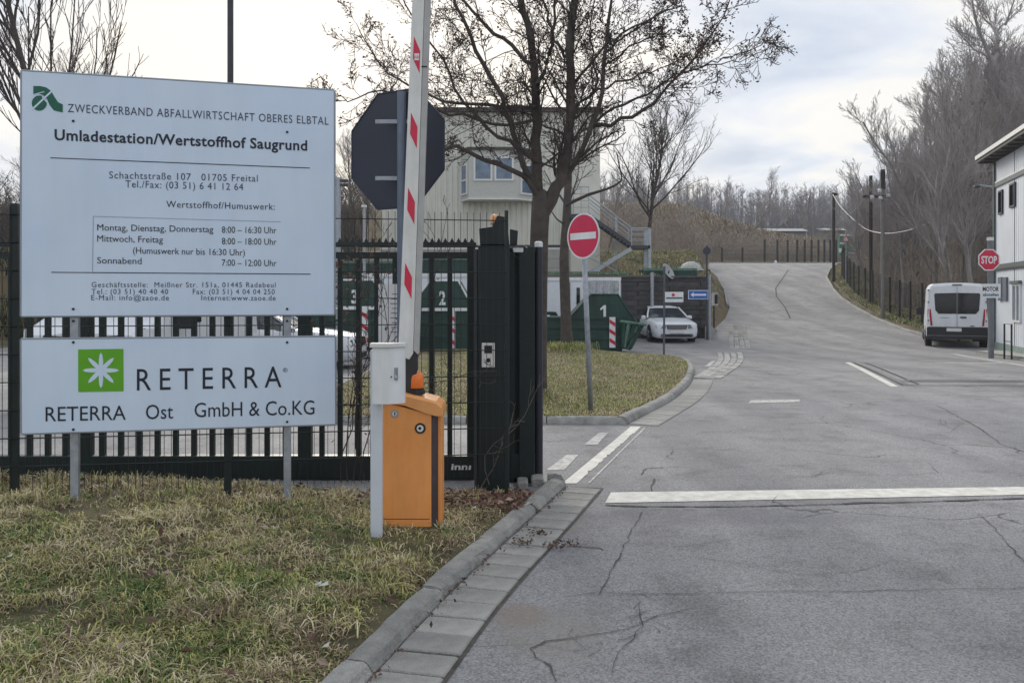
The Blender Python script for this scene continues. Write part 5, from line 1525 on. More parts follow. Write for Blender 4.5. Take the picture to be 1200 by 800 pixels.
for (x0, x1) in ((555, 577), (579.5, 602)):
    s_ = by / B
    fm, pane = win((b_(x0, 0, by).x, by), (b_(x1, 0, by).x, by), b_(0, 212, by).z, b_(0, 183.5, by).z, nf)
    fo = fm.build('window', framew, hb); MB().quad(*pane).build('pane', glassb, fo)
    pl_ = [p + nf * .004 for p in pane]; c1 = pl_[0].lerp(pl_[1], .55)
bp = bay_pts(0)
for (A_, C_, ta, tb) in ((bp[0], bp[1], .1, .85), (bp[2], bp[3], .12, .88)):
    pa = A_.lerp(C_, ta); pb = A_.lerp(C_, tb); d_ = (C_ - A_).normalized(); n2 = Vector((d_.y, -d_.x, 0))
    if n2.y > 0: n2 = -n2
    fm, pane = win(pa, pb, b_(0, 229, 43.5).z, b_(0, 193, 43.5).z, n2, (.48,))
    fo = fm.build('window', framew, hb); MB().quad(*pane).build('pane', glassb, fo)
# steel outside stairs on the same building (carry their own steps)
SYY = 42.3
stt = thing('steel_stairs', 'galvanised outside stairs with two flights and railings beside the corrugated hall', 'stairs', (P(745, 0, SYY).x, SYY, 2.6))
s_ = lambda px, py, dy=0: P(px, py, SYY) + Vector((0, dy, 0))
steel_g = mat('stair_steel', (.40, .44, .48), rough=.5, metal=.4, amt=.15)
steel_d = mat('stair_dark', (.05, .055, .065), rough=.5, metal=.2, amt=.2)
def slab_(pp, nm, m, th=1.1):
    MB().prism([s_(*p) for p in pp], (0, th, 0)).build(nm, m, stt)
slab_([(668, 251), (692, 250), (692, 254), (668, 255)], 'landing', steel_d, 1.6)
slab_([(739.5, 287.5), (762, 287.5), (762, 291.5), (739.5, 291.5)], 'landing', steel_d, 1.2)
for dy in (0, 1.05):
    m_ = MB(); m_.prism([s_(690, 250, dy), s_(741, 285, dy), s_(741, 290, dy), s_(690, 255, dy)], (0, .06, 0)); m_.build('stringer', steel_d, stt)
    m_ = MB(); m_.prism([s_(741, 288, dy), s_(741, 293, dy), s_(688, 326, dy), s_(688, 320, dy)], (0, .06, 0)); m_.build('stringer', steel_g, stt)
tr0 = None
for k in range(13):
    t = (k + .5) / 13; p = s_(691 + 50 * t, 251 + 36 * t); q = s_(741 - 53 * t, 290 + 32 * t)
    for r_ in (p, q):
        m_ = MB(); m_.box(-.12, .12, .07, 1.04, -.02, .02); 
        if tr0 is None: tr0 = m_.build('tread', steel_g, stt, local=True); tr0.location = r_ - Vector(stt.location)
        else: piece(tr0, r_ - Vector(stt.location), parent=stt)
for (px, py0, py1, dy) in ((761.5, 268, 330, 0), (757.5, 291, 330, .3), (761.5, 268, 326, 1.1)):
    m_ = MB(); a = s_(px, py0, dy); bz0 = s_(px, py1, dy); m_.box(a.x - .07, a.x + .07, a.y, a.y + .12, bz0.z, a.z); m_.build('support_post', steel_g, stt)
m_ = MB(); a = s_(726, 262, 1.3); m_.box(a.x - .06, a.x + .06, a.y, a.y + .1, 2.6, a.z + .5); m_.build('support_post', steel_g, stt)
def rail(pp, r=.03):
    MB().tube([s_(*p) for p in pp], r, 6, True).build('handrail', steel_g, stt)
for dy in (0, 1.1):
    rail([(740, 267.5, dy), (762, 267.5, dy)]); rail([(740, 274, dy), (762, 274, dy)], .02); rail([(740, 280.5, dy), (762, 280.5, dy)], .02)
    rail([(740, 266.5, dy), (740, 288, dy)]); rail([(759, 267, dy), (759, 288, dy)], .025)
    rail([(691, 229, dy), (740, 267, dy)]); rail([(691, 238, dy), (740, 277, dy)], .018)
rail([(672, 219, 0), (690, 219, 0)]); rail([(672, 227, 0), (690, 227, 0)], .018); rail([(672, 235, 0), (690, 235, 0)], .018); rail([(672, 243, 0), (690, 243, 0)], .018)
for px in (672, 681, 690): rail([(px, 219, 0), (px, 251, 0)], .02)
rail([(690, 302, 0), (706, 309, .0), (740, 328, 0)], .03); rail([(700, 300, 1.1), (742, 276, 1.1)], .02)
slab_([(668, 326), (692, 324), (692, 328), (668, 329)], 'landing', steel_d, 1.2)

# ================================================================== skips
def skip(name, label, px, py, Y, wpx, hpx, digit, group, stripes=True, white_rim=False, flap=True, z=None, body=sgreen):
    """side-on skip: deep tub with sloping ends, ribs, rim and a ribbed end flap"""
    s = thing(name, label, 'skip', (P(px, 0, Y).x, Y, -.2 if z is None else z), 0, group)
    x0 = P(px - wpx, 0, Y).x; x1 = P(px, 0, Y).x; z0 = P(0, py, Y).z; h_ = hpx / F * Y
    W = x1 - x0; hm = h_ * .60
    zt = z0 + h_; zm = z0 + hm
    D = 1.75
    xt0 = x1 - W * .50; xt1 = x1 - W * .245
    o_ = [(x0 + .1, z0 + .06), (x1 - W * .11, z0 + .06), (x1 - W * .02, z0 + h_ * .36), (xt1, zt), (xt0, zt), (xt0 - W * .2, zm), (x0, zm)]
    MB().prism([(x, Y, z_) for x, z_ in o_], (0, D, 0)).build('tub', body, s)
    for zz in (z0 + h_ * .22, z0 + h_ * .42, zm - .03):
        MB().prism([(x0 + .02, Y - .075, zz - .03), (x1 - W * .2, Y - .075, zz - .03), (x1 - W * .2, Y - .075, zz + .04), (x0 + .02, Y - .075, zz + .04)], (0, .08, 0)).build('side_rib', body, s)
    MB().tube([(xt0 - W * .2, Y - .01, zm), (xt0, Y - .01, zt), (xt1, Y - .01, zt), (x1 - W * .02, Y - .01, z0 + h_ * .36)], .03, 6).build('rim', body if not white_rim else white, s)
    if white_rim:
        MB().box(x0, x1 - W * .12, Y - .09, Y - .076, zm - .045, zm + .05).build('rim_band', white, s)
    if flap:
        # ribbed end panel, angled outward towards us
        fa = Vector((xt1 + W * .02, Y - .30, z0 + h_ * .53)); fb = Vector((x1 + W * .02, Y + .2, z0 + h_ * .46))
        lo = Vector((xt1 + W * .02, Y - .30, z0 + .12)); lb = Vector((x1 - W * .12, Y + .2, z0 + .0))
        MB().prism([fa, fb, lb, lo], (0.02, .05, 0)).build('end_flap', body, s)
        MB().tube([fa + Vector((-.03, -.02, 0)), fb + Vector((.05, 0, 0))], .045, 6, True).build('flap_rim', sgreen2, s)
        for k in range(5):
            t = (k + .5) / 5; p = fa.lerp(fb, t); q = lo.lerp(lb, t)
            MB().tube([p + Vector((0, -.03, -.03)), q + Vector((0, -.03, .03))], .035 if k != 1 else .06, 5).build('flap_rib', sgreen2 if k % 2 else body, s)
    for xx in (x0 + .25, xt1 - .1):
        MB().cbox(xx - .05, xx + .05, Y - .07, Y - .0405, z0 + .05, zm - .07, .005).build('lifting_stay', body, s)
    if stripes:
        sx = x1 - W * .33; wd = .19
        MB().box(sx, sx + wd, Y - .095, Y - .08, z0 + h_ * .06, z0 + h_ * .60).build('marker_plate', white, s)
        for k in range(3):
            za = z0 + h_ * (.10 + .165 * k)
            MB().prism([(sx + .004, Y - .0975, za + .12), (sx + wd - .004, Y - .0975, za), (sx + wd - .004, Y - .0975, za + .12), (sx + .004, Y - .0975, za + .24)], (0, -.003, 0)).build('red_stripe', red, s)
    if digit:
        cx0 = (xt0 + xt1) / 2 - .02
        if digit == '1':
            zd = zt - h_ * .42; wq = .09; hq = h_ * .23
            MB().prism([(cx0 - .02, Y - .012, zd), (cx0 + .06, Y - .012, zd), (cx0 + .06, Y - .012, zd + hq), (cx0 - .01, Y - .012, zd + hq), (cx0 - .12, Y - .012, zd + hq * .74), (cx0 - .12, Y - .012, zd + hq * .60), (cx0 - .02, Y - .012, zd + hq * .74)], (0, -.003, 0)).build('digit', white, s)
        else: put_text(digit, (cx0 - .13, Y - .012, zt - h_ * .33), (1, 0, 0), (0, 0, 1), .19, h_ * .18, white, s, nrm=(0, -1, 0), bold=.03)
    MB().cbox(x0 + .1, x1 - W * .2, Y + .1, Y + D - .1, z0 - .02, z0 + .055, .005).build('skid', body, s)
    return s
GS = 'green roll-off skips standing in the yard'
skip('waste_skip', 'dark green skip marked 1 behind the slim tree and no entry sign', 754, 411, 27.2, 122, 66, '1', GS)
skip('waste_skip', 'dark green skip marked 2 seen through the gate bars right of the barrier arm', 569, 413, 25.5, 130, 84, '2', GS, white_rim=True, flap=False)
skip('waste_skip', 'dark green skip marked 3 seen through the gate left of the white sheet', 474, 410, 24, 150, 82, '3', GS, white_rim=True, flap=False)
sk = skip('waste_skip', 'dark green skip with striped marker plate between the gate end post and the thin tree', 668, 410, 28.9, 70, 44, None, GS, flap=False, stripes=False)
# marker at x 636-644
x = P(637, 0, 28).x
mp = thing('marker_board', 'red and white striped marker board right beside the gate end post', 'marker', (x + .1, 27.9, -.2))
MB().box(x, x + .20, 27.9, 27.92, P(0, 401, 27.9).z, P(0, 369, 27.9).z).build('plate', white, mp)
for k in range(3):
    za = P(0, 398 - 10 * k, 27.9).z
    MB().prism([(x + .005, 27.89, za + .14), (x + .195, 27.89, za), (x + .195, 27.89, za + .13), (x + .005, 27.89, za + .27)], (0, -.004, 0)).build('red_stripe', red, mp)
MB().tube([(x + .1, 27.95, -.25), (x + .1, 27.95, P(0, 370, 27.9).z)], .03, 6, True).build('post', galv, mp)
# white box containers
def boxcon(label, x0, x1, y0, y1, Y, D=2.3, doors=2, torn=False):
    t_ = thing('box_container', label, 'container', (P((x0 + x1) / 2, 0, Y).x, Y, -.2))
    a, b = P(x0, y1, Y), P(x1, y0, Y)
    MB().cbox(a.x, b.x, Y, Y + D, a.z, b.z, .02).build('shell', carw, t_)
    MB().box(a.x - .02, b.x + .02, Y - .05, Y - .004, b.z - .11, b.z + .02).build('top_rail', white, t_)
    n = doors; w_ = (b.x - a.x) / n
    for k in range(n):
        MB().box(a.x + w_ * k + .05, a.x + w_ * (k + 1) - .05, Y - .03, Y - .004, a.z + .06, b.z - .16).build('door', carw, t_)
        if k % 2 == 0: MB().box(a.x + w_ * (k + 1) - .035, a.x + w_ * (k + 1) + .035, Y - .04, Y - .005, a.z + .06, b.z - .16).build('hinge_post', mat('seam_grey', (.2, .22, .25), rough=.5), t_)
    if torn:
        r = random.Random(4); m_ = MB()
        x = P(688, 0, Y).x; xe = b.x - .12
        while x < xe:
            w2 = r.uniform(.05, .16); m_.box(x, x + w2, Y - .06 - r.random() * .03, Y - .045, a.z + r.uniform(0, .5), b.z - .14); x += w2 + r.uniform(0, .05)
        m_.build('torn_curtain', mat('curtain_grey', (.25, .28, .30), rough=.7, rgb2=(.55, .57, .58), scale=9, detail=8), t_)
        MB().box(P(675.5, 0, Y).x, P(679.5, 0, Y).x, Y - .05, Y - .035, P(0, 365, Y).z, P(0, 337, Y).z).build('window', glass_d, t_)
        m_ = MB().tube([P(674, 371, Y - .1), P(686, 360, Y - .1)], .03, 5); m_.build('strut', steel_d, t_)
        MB().cbox(b.x - .1, b.x, Y - .08, Y - .045, a.z, b.z - .1, .01).build('corner_post', white, t_)
    return t_
boxcon('white box container with a torn grey curtain above skip number 1', 637, 727, 325.5, 392, 31.5, doors=3, torn=True)
boxcon('white box container with door panels seen through the gate above skip number 2', 489, 562, 321, 392, 30.5, doors=3)
boxcon('pale box container seen through the gate just left of the octagonal sign post', 420, 470, 321, 392, 30.5, doors=2)
# green containers up on the plateau
def plat(label, x0, x1, y0, Y, zb=2.45):
    t_ = thing('green_container', label, 'container', (P((x0 + x1) / 2, 0, Y).x, Y, zb))
    a, b = P(x0, 0, Y), P(x1, y0, Y)
    MB().cbox(a.x, b.x, Y, Y + 1.6, zb, b.z, .03).build('body', sgreen, t_)
    MB().box(a.x - .03, b.x + .03, Y - .05, Y - .004, b.z - .1, b.z + .01).build('rim', sgreen2, t_)
    n = max(3, int((b.x - a.x) / .6))
    for k in range(n + 1):
        x = a.x + (b.x - a.x) * k / n; MB().box(x - .04, x + .04, Y - .04, Y - .005, zb, b.z - .12).build('side_rib', sgreen, t_)
plat('low green container on the upper yard below the steel stairs', 640, 734, 318.5, 37.5)
plat('low green container on the upper yard behind the satellite dish', 755, 816, 314.5, 37.5)
plat('low green container on the upper yard seen above the gate bars', 400, 470, 306, 38)
plat('green container on the upper yard seen right of the barrier arm', 496, 557, 302, 38)
sd = thing('dish_antenna', 'grey satellite dish tilted above the top of the sleeper wall', 'dish', P(785, 321, 35.3))
rings = []
cn_ = P(784, 317.5, 35.2); ax = Vector((.62, -.5, .45)).normalized(); uu = ax.cross(Vector((0, 0, 1))).normalized(); vv = uu.cross(ax)
for rr_, dd in ((.02, .0), (.14, .012), (.26, .045), (.36, .09), (.37, .085), (.26, .03), (.14, -.002), (.02, -.012)):
    rings.append([cn_ - ax * .1 + ax * dd + uu * rr_ * cos(t) + vv * rr_ * sin(t) for t in np.linspace(0, 2 * pi, 21)[:-1]])
MB().loft(rings).build('dish', mat('dish_grey', (.35, .36, .37), rough=.5, amt=.1), sd, smooth=True)
MB().tube([cn_, Vector((cn_.x, 35.45, 2.4))], .025, 6).build('mount', dkpole, sd)
# rubble heap / covered pile
hp2 = thing('covered_pile', 'pale covered pile on the upper yard behind the wall end', 'pile', P(808, 316, 39))
m_ = MB(); rings = []
for k, (px, hh) in enumerate(((797, 0), (800, .22), (806, .3), (813, .34), (819, .25), (824, 0))):
    x = P(px, 0, 39.4).x; rings.append([(x, 39.0 + .5 - .5 * cos(t), 2.75 + .05 + hh * sin(t) * 1.3 + .02 * k % .05) for t in np.linspace(0, pi, 7)])
m_.loft(rings, closed=False, caps=False).build('cover', mat('tarp_pale', (.42, .43, .40), rough=.7, amt=.2), hp2, smooth=False)
wbx = thing('meter_box', 'small white and black equipment box by the far side of the one way pole', 'box', (P(837, 0, 38.5).x, 38.5, .1))
MB().cbox(P(833.5, 0, 38.5).x, P(841, 0, 38.5).x, 38.4, 38.7, P(0, 358, 38.5).z, P(0, 342, 38.5).z, .02).build('box', offw, wbx)
MB().cbox(P(838, 0, 38.3).x, P(841, 0, 38.3).x, 38.25, 38.38, P(0, 356, 38.5).z, P(0, 345, 38.5).z, .01).build('panel', black, wbx)
MB().box(P(833, 0, 38.5).x, P(842, 0, 38.5).x, 38.3, 38.8, P(0, 341.8, 38.5).z, P(0, 340.4, 38.5).z).build('cover_plate', mat('box_lid', (.25, .23, .16), rough=.6), wbx)
MB().tube([(P(837, 0, 38.5).x, 38.55, .1), (P(837, 0, 38.5).x, 38.55, P(0, 357, 38.5).z)], .04, 6).build('post', dkpole, wbx)

# ================================================================== vehicles
def wheel(par, x, y, r, wd, side):
    m_ = MB(); n = 28
    prof = [(r * .62, wd / 2), (r * .94, wd / 2), (r, wd / 2 - .03), (r, -wd / 2 + .03), (r * .94, -wd / 2), (r * .62, -wd / 2)]
    rings = [[(x + off, y + rr_ * cos(t), r + rr_ * sin(t)) for t in np.linspace(0, 2 * pi, n + 1)[:-1]] for rr_, off in prof]
    m_.loft(rings); ty = m_.build('wheel', rubber, par, smooth=False, local=True)
    m_ = MB(); m_.disc((x + side * (wd / 2 - .02), y, r), (side, 0, 0), r * .62, 20, .012)
    for k in range(5):
        a = 2 * pi * k / 5
        m_.box(-.03, .03, 0, r * .58, -.035, .035, M=Matrix.Translation((x + side * (wd / 2 + .0), y, r)) @ Matrix.Rotation(a, 4, 'X'))
    m_.build('rim', mat('alloy', (.35, .36, .38), rough=.35, metal=.7, amt=.05), ty, local=True)
def sect(w, z0, z1, zs, k=.86):
    """half-width w, sill z0, top z1, shoulder zs; closed ring of 16 points"""
    h = [(w * .78, z0), (w * .96, z0 + .07), (w, z0 + (zs - z0) * .5), (w * .985, zs), (w * k, (zs + z1) / 2 + (z1 - zs) * .28), (w * k * .72, z1 - .012 * (z1 > 0)), (w * .3, z1)]
    return [(x, z) for x, z in h] + [(-x, z) for x, z in reversed(h)]
def car(label, loc, rz, group=None, paint=None):
    """estate car, nose towards -Y in its own frame"""
    c = thing('estate_car', label, 'car', loc, rz, group); pm = paint or carw
    st_ = [(0.0, .72, .24, .72, .64), (.03, .79, .20, .76, .68), (.16, .85, .18, .80, .72), (.45, .875, .18, .84, .76), (.85, .885, .18, .89, .81), (1.25, .89, .18, .94, .83), (1.5, .89, .18, .95, .84), (3.9, .885, .18, .97, .88), (4.45, .86, .20, .96, .88), (4.68, .80, .26, .90, .84), (4.74, .72, .34, .84, .78)]
    MB().loft([[(x, y - 2.3, z) for x, z in sect(w, a, b, s_)] for y, w, a, b, s_ in st_]).build('body', pm, c, smooth=True, local=True)
    gh = [(1.38, .76, .90, .93), (1.60, .745, .90, 1.06), (2.05, .67, .90, 1.33), (2.45, .645, .90, 1.40), (3.2, .64, .90, 1.41), (4.0, .62, .90, 1.36), (4.3, .64, .9, 1.22), (4.55, .70, .9, .97)]
    MB().loft([[(.78 * 1.0 if False else w * 1.13, y - 2.3, a), (w * 1.02, y - 2.3, a + (b - a) * .6), (w * .9, y - 2.3, b - .02), (w * .5, y - 2.3, b), (-w * .5, y - 2.3, b), (-w * .9, y - 2.3, b - .02), (-w * 1.02, y - 2.3, a + (b - a) * .6), (-w * 1.13, y - 2.3, a)] for y, w, a, b in gh]).build('glazing', mat('car_glass', (.035, .045, .055), rough=.1, amt=0, spec=.7), c, smooth=False, local=True)
    MB().loft([[(w * .93, y - 2.3, b - .03), (w * .93, y - 2.3, b - .004), (w * .5, y - 2.3, b + .022), (-w * .5, y - 2.3, b + .022), (-w * .93, y - 2.3, b - .004), (-w * .93, y - 2.3, b - .03)] for y, w, a, b in gh[2:6]]).build('roof', pm, c, smooth=True, local=True)
    for sx in (-1, 1):
        MB().tube([(sx * .83, -.92, .93), (sx * .74, -.60, 1.12), (sx * .615, -.24, 1.345)], .035, 6).build('pillar', pm, c, local=True)
        MB().tube([(sx * .62, 1.68, 1.36), (sx * .72, 2.0, 1.18), (sx * .80, 2.28, .93)], .05, 6).build('pillar', pm, c, local=True)
        MB().tube([(sx * .64, .35, 1.37), (sx * .80, .32, .93)], .03, 5).build('pillar', black, c, local=True)
        MB().prism([(sx * .44, -2.315, .56), (sx * .80, -2.235, .57), (sx * .81, -2.20, .70), (sx * .43, -2.30, .71)], (0, -.03, 0)).build('headlight', headl, c, local=True)
        MB().cbox(min(sx * .86, sx * 1.03), max(sx * .86, sx * 1.03), -.78, -.66, .90, 1.03, .025).build('mirror', pm, c, local=True)
        MB().cbox(min(sx * .70, sx * .84), max(sx * .70, sx * .84), 2.34, 2.43, .72, .92, .01).build('tail_light', lampred, c, local=True)
        for y in (-1.42, 1.32):
            MB().disc((sx * .845, y, .33), (sx, 0, 0), .37, 24, .05).build('wheel_arch', black, c, local=True)
            wheel(c, sx * .80, y, .315, .2, sx)
    MB().prism([(-.37, -2.335, .53), (.37, -2.335, .53), (.41, -2.32, .70), (-.41, -2.32, .70)], (0, .05, 0)).build('grille', black, c, local=True)
    MB().cbox(-.62, .62, -2.315, -2.2, .23, .35, .01).build('air_intake', black, c, local=True)
    MB().box(-.26, .26, -2.345, -2.315, .39, .49).build('number_plate', plate_m, c, local=True)
    for sx in (-1, 1):
        MB().disc((sx * .60, -2.318, .29), (0, -1, 0), .045, 14, .01).build('fog_lamp', headl, c, local=True)
        MB().tube([(sx * .56, .0, 1.445), (sx * .57, .9, 1.45), (sx * .55, 1.6, 1.40)], .018, 5).build('roof_rail', black, c, local=True)
        MB().tube([(sx * .60, -2.22, .735), (sx * .66, -1.6, .885), (sx * .70, -1.05, .935)], .006, 4).build('bonnet_seam', MATS.get('badge_grey') or mat('badge_grey', (.3, .32, .35), rough=.4), c, local=True)
    MB().tube([(-.55, -.93, .965), (.15, -.78, 1.03)], .010, 4).build('wiper', black, c, local=True)
    MB().tube([(0, -.93, .965), (.6, -.80, 1.02)], .010, 4).build('wiper', black, c, local=True)
    for k in range(4): MB().box(-.38, .38, -2.345, -2.332, .55 + .036 * k, .558 + .036 * k).build('grille_bar', chrome, c, local=True)
    return c
car('white estate car parked facing us before the dark sleeper wall', (P(777, 0, 34.9).x, 34.9 + .2, -.17), radians(4), None).scale = (1.0, 1, 1)
c2 = car('pale estate car parked side on, its tail seen in the gap between the notice boards', (P(300, 0, 20).x + .1, 20.4, -.08), radians(90), None)

def van(label, loc, rz, group, front_tint=False):
    """panel van, tail towards -Y in its own frame, 5.3 m long"""
    c = thing('panel_van', label, 'van', loc, rz, group)
    def ring(y, w, z0, z1, r=.16, tum=.10):
        h = [(w - .06, z0), (w, z0 + .10), (w + .02, z0 + .55), (w, 1.15), (w - tum * .55, z1 - r * 1.4), (w - tum - .02, z1 - r * .55), (w - tum - .10, z1 - r * .16), (w - .42, z1 - .01), (.3, z1 + .01)]
        return [(x, y, z) for x, z in h] + [(-x, y, z) for x, z in reversed(h)]
    rs = [ring(0, .92, .36, 2.24), ring(.06, .97, .32, 2.31), ring(.4, .985, .30, 2.34), ring(3.2, .985, .30, 2.36), ring(3.7, .975, .30, 2.30), ring(4.1, .965, .30, 2.05), ring(4.55, .955, .30, 1.62, .12, .12), ring(4.65, .95, .30, 1.36, .1, .04), ring(5.1, .92, .32, 1.22, .1, .04), ring(5.3, .84, .38, 1.08, .1, .04)]
    MB().loft(rs).build('body', carw, c, smooth=False, local=True)
    # rear glazing: one pane per door
    for sx in (-1, 1):
        o_ = [(sx * .012, 1.23), (sx * .60, 1.23), (sx * .70, 1.36), (sx * .735, 1.93), (sx * .70, 1.97), (sx * .012, 1.985)]
        MB().prism([(x, -.012, z) for x, z in o_], (0, .02, 0)).build('rear_window', glass_d, c, local=True)
        MB().prism([(sx * .79, -.02, .80), (sx * .955, .03, .80), (sx * .95, .03, 1.40), (sx * .85, -.02, 1.40)], (0, .06, 0)).build('tail_light', lampred, c, local=True)
        MB().disc((sx * .80, -.065, .58), (0, -1, 0), .05, 14, .01).build('reflector', headl, c, local=True)
        MB().cbox(min(sx * 1.0, sx * 1.26), max(sx * 1.0, sx * 1.26), 4.15, 4.27, 1.12, 1.42, .03).build('mirror', black, c, local=True)
        MB().prism([(sx * .45, 5.285, .78), (sx * .80, 5.19, .80), (sx * .86, 5.05, 1.02), (sx * .60, 5.15, 1.00)], (0, .05, 0)).build('headlight', headl, c, local=True)
        for y in (.98, 4.25):
            MB().disc((sx * .955, y, .36), (sx, 0, 0), .40, 24, .052).build('wheel_arch', black, c, local=True)
            wheel(c, sx * .90, y, .34, .22, sx)
        MB().box(min(sx * .925, sx * .99), max(sx * .925, sx * .99), 3.25, 4.1, 1.2, 1.75).build('side_window', glass_d, c, local=True)
        MB().box(min(sx * .985, sx * 1.012), max(sx * .985, sx * 1.012), 1.4, 3.8, .42, .58).build('side_trim', black, c, local=True)
    MB().box(-.006, .006, -.014, -.004, .72, 2.2).build('door_seam', mat('seam_grey', (.2, .22, .25), rough=.5), c, local=True)
    MB().cbox(-.98, .98, -.09, .12, .32, .76, .03).build('rear_bumper', black, c, local=True)
    MB().box(-.34, .14, -.098, -.091, .60, .72).build('number_plate', plate_m, c, local=True)
    MB().cbox(.10, .30, -.035, -.002, 1.08, 1.13, .006).build('door_handle', black, c, local=True)
    MB().box(.42, .55, -.012, -.003, .78, .81).build('badge', black, c, local=True)
    MB().box(-.55, -.25, -.012, -.003, 1.075, 1.10).build('badge', mat('badge_grey', (.3, .32, .35), rough=.4), c, local=True)
    for sx in (-1, 1):
        for zz in (.95, 1.62, 2.05): MB().cbox(min(sx * .90, sx * .95), max(sx * .90, sx * .95), -.03, .03, zz, zz + .07, .008).build('hinge', MATS['seam_grey'], c, local=True)
        MB().box(min(sx * .30, sx * .325), max(sx * .30, sx * .325), -.0, .0 + .01, 1.2, 1.21).build('window_seam', black, c, local=True)
    MB().tube([(.12, -.03, 1.26), (.50, -.03, 1.42)], .009, 4).build('wiper', black, c, local=True)
    MB().box(-.97, .97, -.095, -.088, .44, .455).build('bumper_line', MATS['seam_grey'], c, local=True)
    MB().cbox(-.16, .16, -.03, .12, 2.25, 2.29, .012).build('brake_light', black, c, local=True)
    MB().prism([(-.82, 4.62, 1.40), (.82, 4.62, 1.40), (.72, 3.92, 2.14), (-.72, 3.92, 2.14)], (0, .03, .035)).build('windscreen', glass_d, c, local=True)
    MB().prism([(-.5, 5.30, .62), (.5, 5.30, .62), (.58, 5.26, .90), (-.58, 5.26, .90)], (0, .05, 0)).build('grille', black, c, local=True)
    MB().tube([(-.85, 5.12, 1.13), (-.5, 5.30, 1.03), (0, 5.345, .99), (.5, 5.30, 1.03), (.85, 5.12, 1.13)], .035, 6).build('nose_trim', black, c, local=True)
    MB().cbox(-.88, .88, 5.2, 5.36, .32, .58, .03).build('front_bumper', black, c, local=True)
    return c
vn = van('white panel van with dark rear windows parked by the fence, tail towards us', (P(1121.5, 0, 30.7).x, 30.7, -.235), radians(-24.5), None)
v2 = copy_tree(vn); v2.location = (P(96, 0, 12.4).x, 12.4 + 5.3, -.02); v2.rotation_euler = (0, 0, radians(180)); v2.location.x = P(96, 0, 12.4).x
tag(v2, 'white panel van whose nose shows in the gap between the notice boards')
v3 = copy_tree(vn); tag(v3, 'smaller pale van glimpsed right of the first one between the notice boards'); v3.location = (P(182, 0, 15.5).x, 15.5 + 5.3, -.02); v3.rotation_euler = (0, 0, radians(176)); v3.scale = (.55, 1, .62)

# ================================================================== white two-storey office building
WB = Plane((16.2, 28.6), (13.6, 19.9))
ob_ = thing('office_building', 'white two storey container building with dark overhanging flat roof at the right edge', 'building', (16.0, 26, -.2))
wallm = mat('office_wall', (.70, .74, .80), rough=.5, rgb2=(.78, .81, .85), scale=.8, detail=5)
n_ = WB.n if WB.n.x < 0 else -WB.n
WB.n = n_
d_ = WB.d
A0 = Vector((16.2, 28.6, 0))
def wp_(t, z, off=0): return A0 + d_ * t + n_ * off + Vector((0, 0, z))
ZT1 = P(0, 190, 28.6).z
Lw = 9.0; Dp = 5.0
MB().prism([wp_(0, -.12), wp_(Lw, -.12), wp_(Lw, -.12, -Dp), wp_(0, -.12, -Dp)], (0, 0, ZT1 + .12)).build('wall', wallm, ob_)
# vertical panel seams
for t in (.02, 2.3, 4.6, 6.9): MB().prism([wp_(t, -.05, .012), wp_(t + .05, -.05, .012), wp_(t + .05, ZT1, .012), wp_(t, ZT1, .012)], -n_ * .011).build('panel_seam', mat('seam_grey', (.2, .22, .25), rough=.5), ob_)
m_ = MB(); t = .12
while t < Lw:
    m_.prism([wp_(t, .0, .008), wp_(t + .02, .0, .008), wp_(t + .02, ZT1 - .1, .008), wp_(t, ZT1 - .1, .008)], -n_ * .007); t += .24
stuff(m_.build('wall_ribs', wallm, ob_))
def band(z0, z1, nm, m, th=.05):
    MB().prism([wp_(-.02, z0, th), wp_(Lw, z0, th), wp_(Lw, z1, th), wp_(-.02, z1, th)], -n_ * (th - .001)).build(nm, m, ob_)
trimd = mat('trim_green_grey', (.07, .10, .10), rough=.5, amt=.15)
zj = P(0, 218, 28.6).z; band(zj - .07, zj + .07, 'upper_band', trimd, .05); band(zj + .07, zj + .12, 'upper_band_edge', white, .04)
zj = P(0, 312, 28.6).z; band(zj - .10, zj + .04, 'middle_band', trimd, .06); band(zj - .16, zj - .10, 'middle_band_edge', black, .05)
band(-.12, .10, 'foot_band', mat('foot_green', (.22, .30, .27), rough=.6, amt=.2), .04)
MB().prism([wp_(-.03, -.05, .07), wp_(.07, -.05, .07), wp_(.07, ZT1, .07), wp_(-.03, ZT1, .07)], -n_ * .065).build('corner_trim', trimd, ob_)
# roof slab with overhang
zr = ZT1 + .05
rf = [wp_(-.42, zr - .0, .48), wp_(Lw + .5, zr, .48), wp_(Lw + .5, zr, -Dp - .4), wp_(-.42, zr, -Dp - .4)]
MB().prism(rf, (0, 0, .10)).build('roof_soffit', mat('soffit_dark', (.035, .028, .026), rough=.7, rgb2=(.06, .05, .045), scale=4), ob_)
rf2 = [wp_(-.46, zr + .101, .52), wp_(Lw + .5, zr + .101, .52), wp_(Lw + .5, zr + .101, -Dp - .4), wp_(-.46, zr + .101, -Dp - .4)]
MB().prism(rf2, (0, 0, .13)).build('roof', offw, ob_)
for k in range(12):
    t = -.3 + k * .72; MB().prism([wp_(t, zr - .05, .44), wp_(t + .08, zr - .05, .44), wp_(t + .08, zr - .003, .44), wp_(t, zr - .003, .44)], -n_ * .42).build('rafter', MATS['soffit_dark'], ob_)
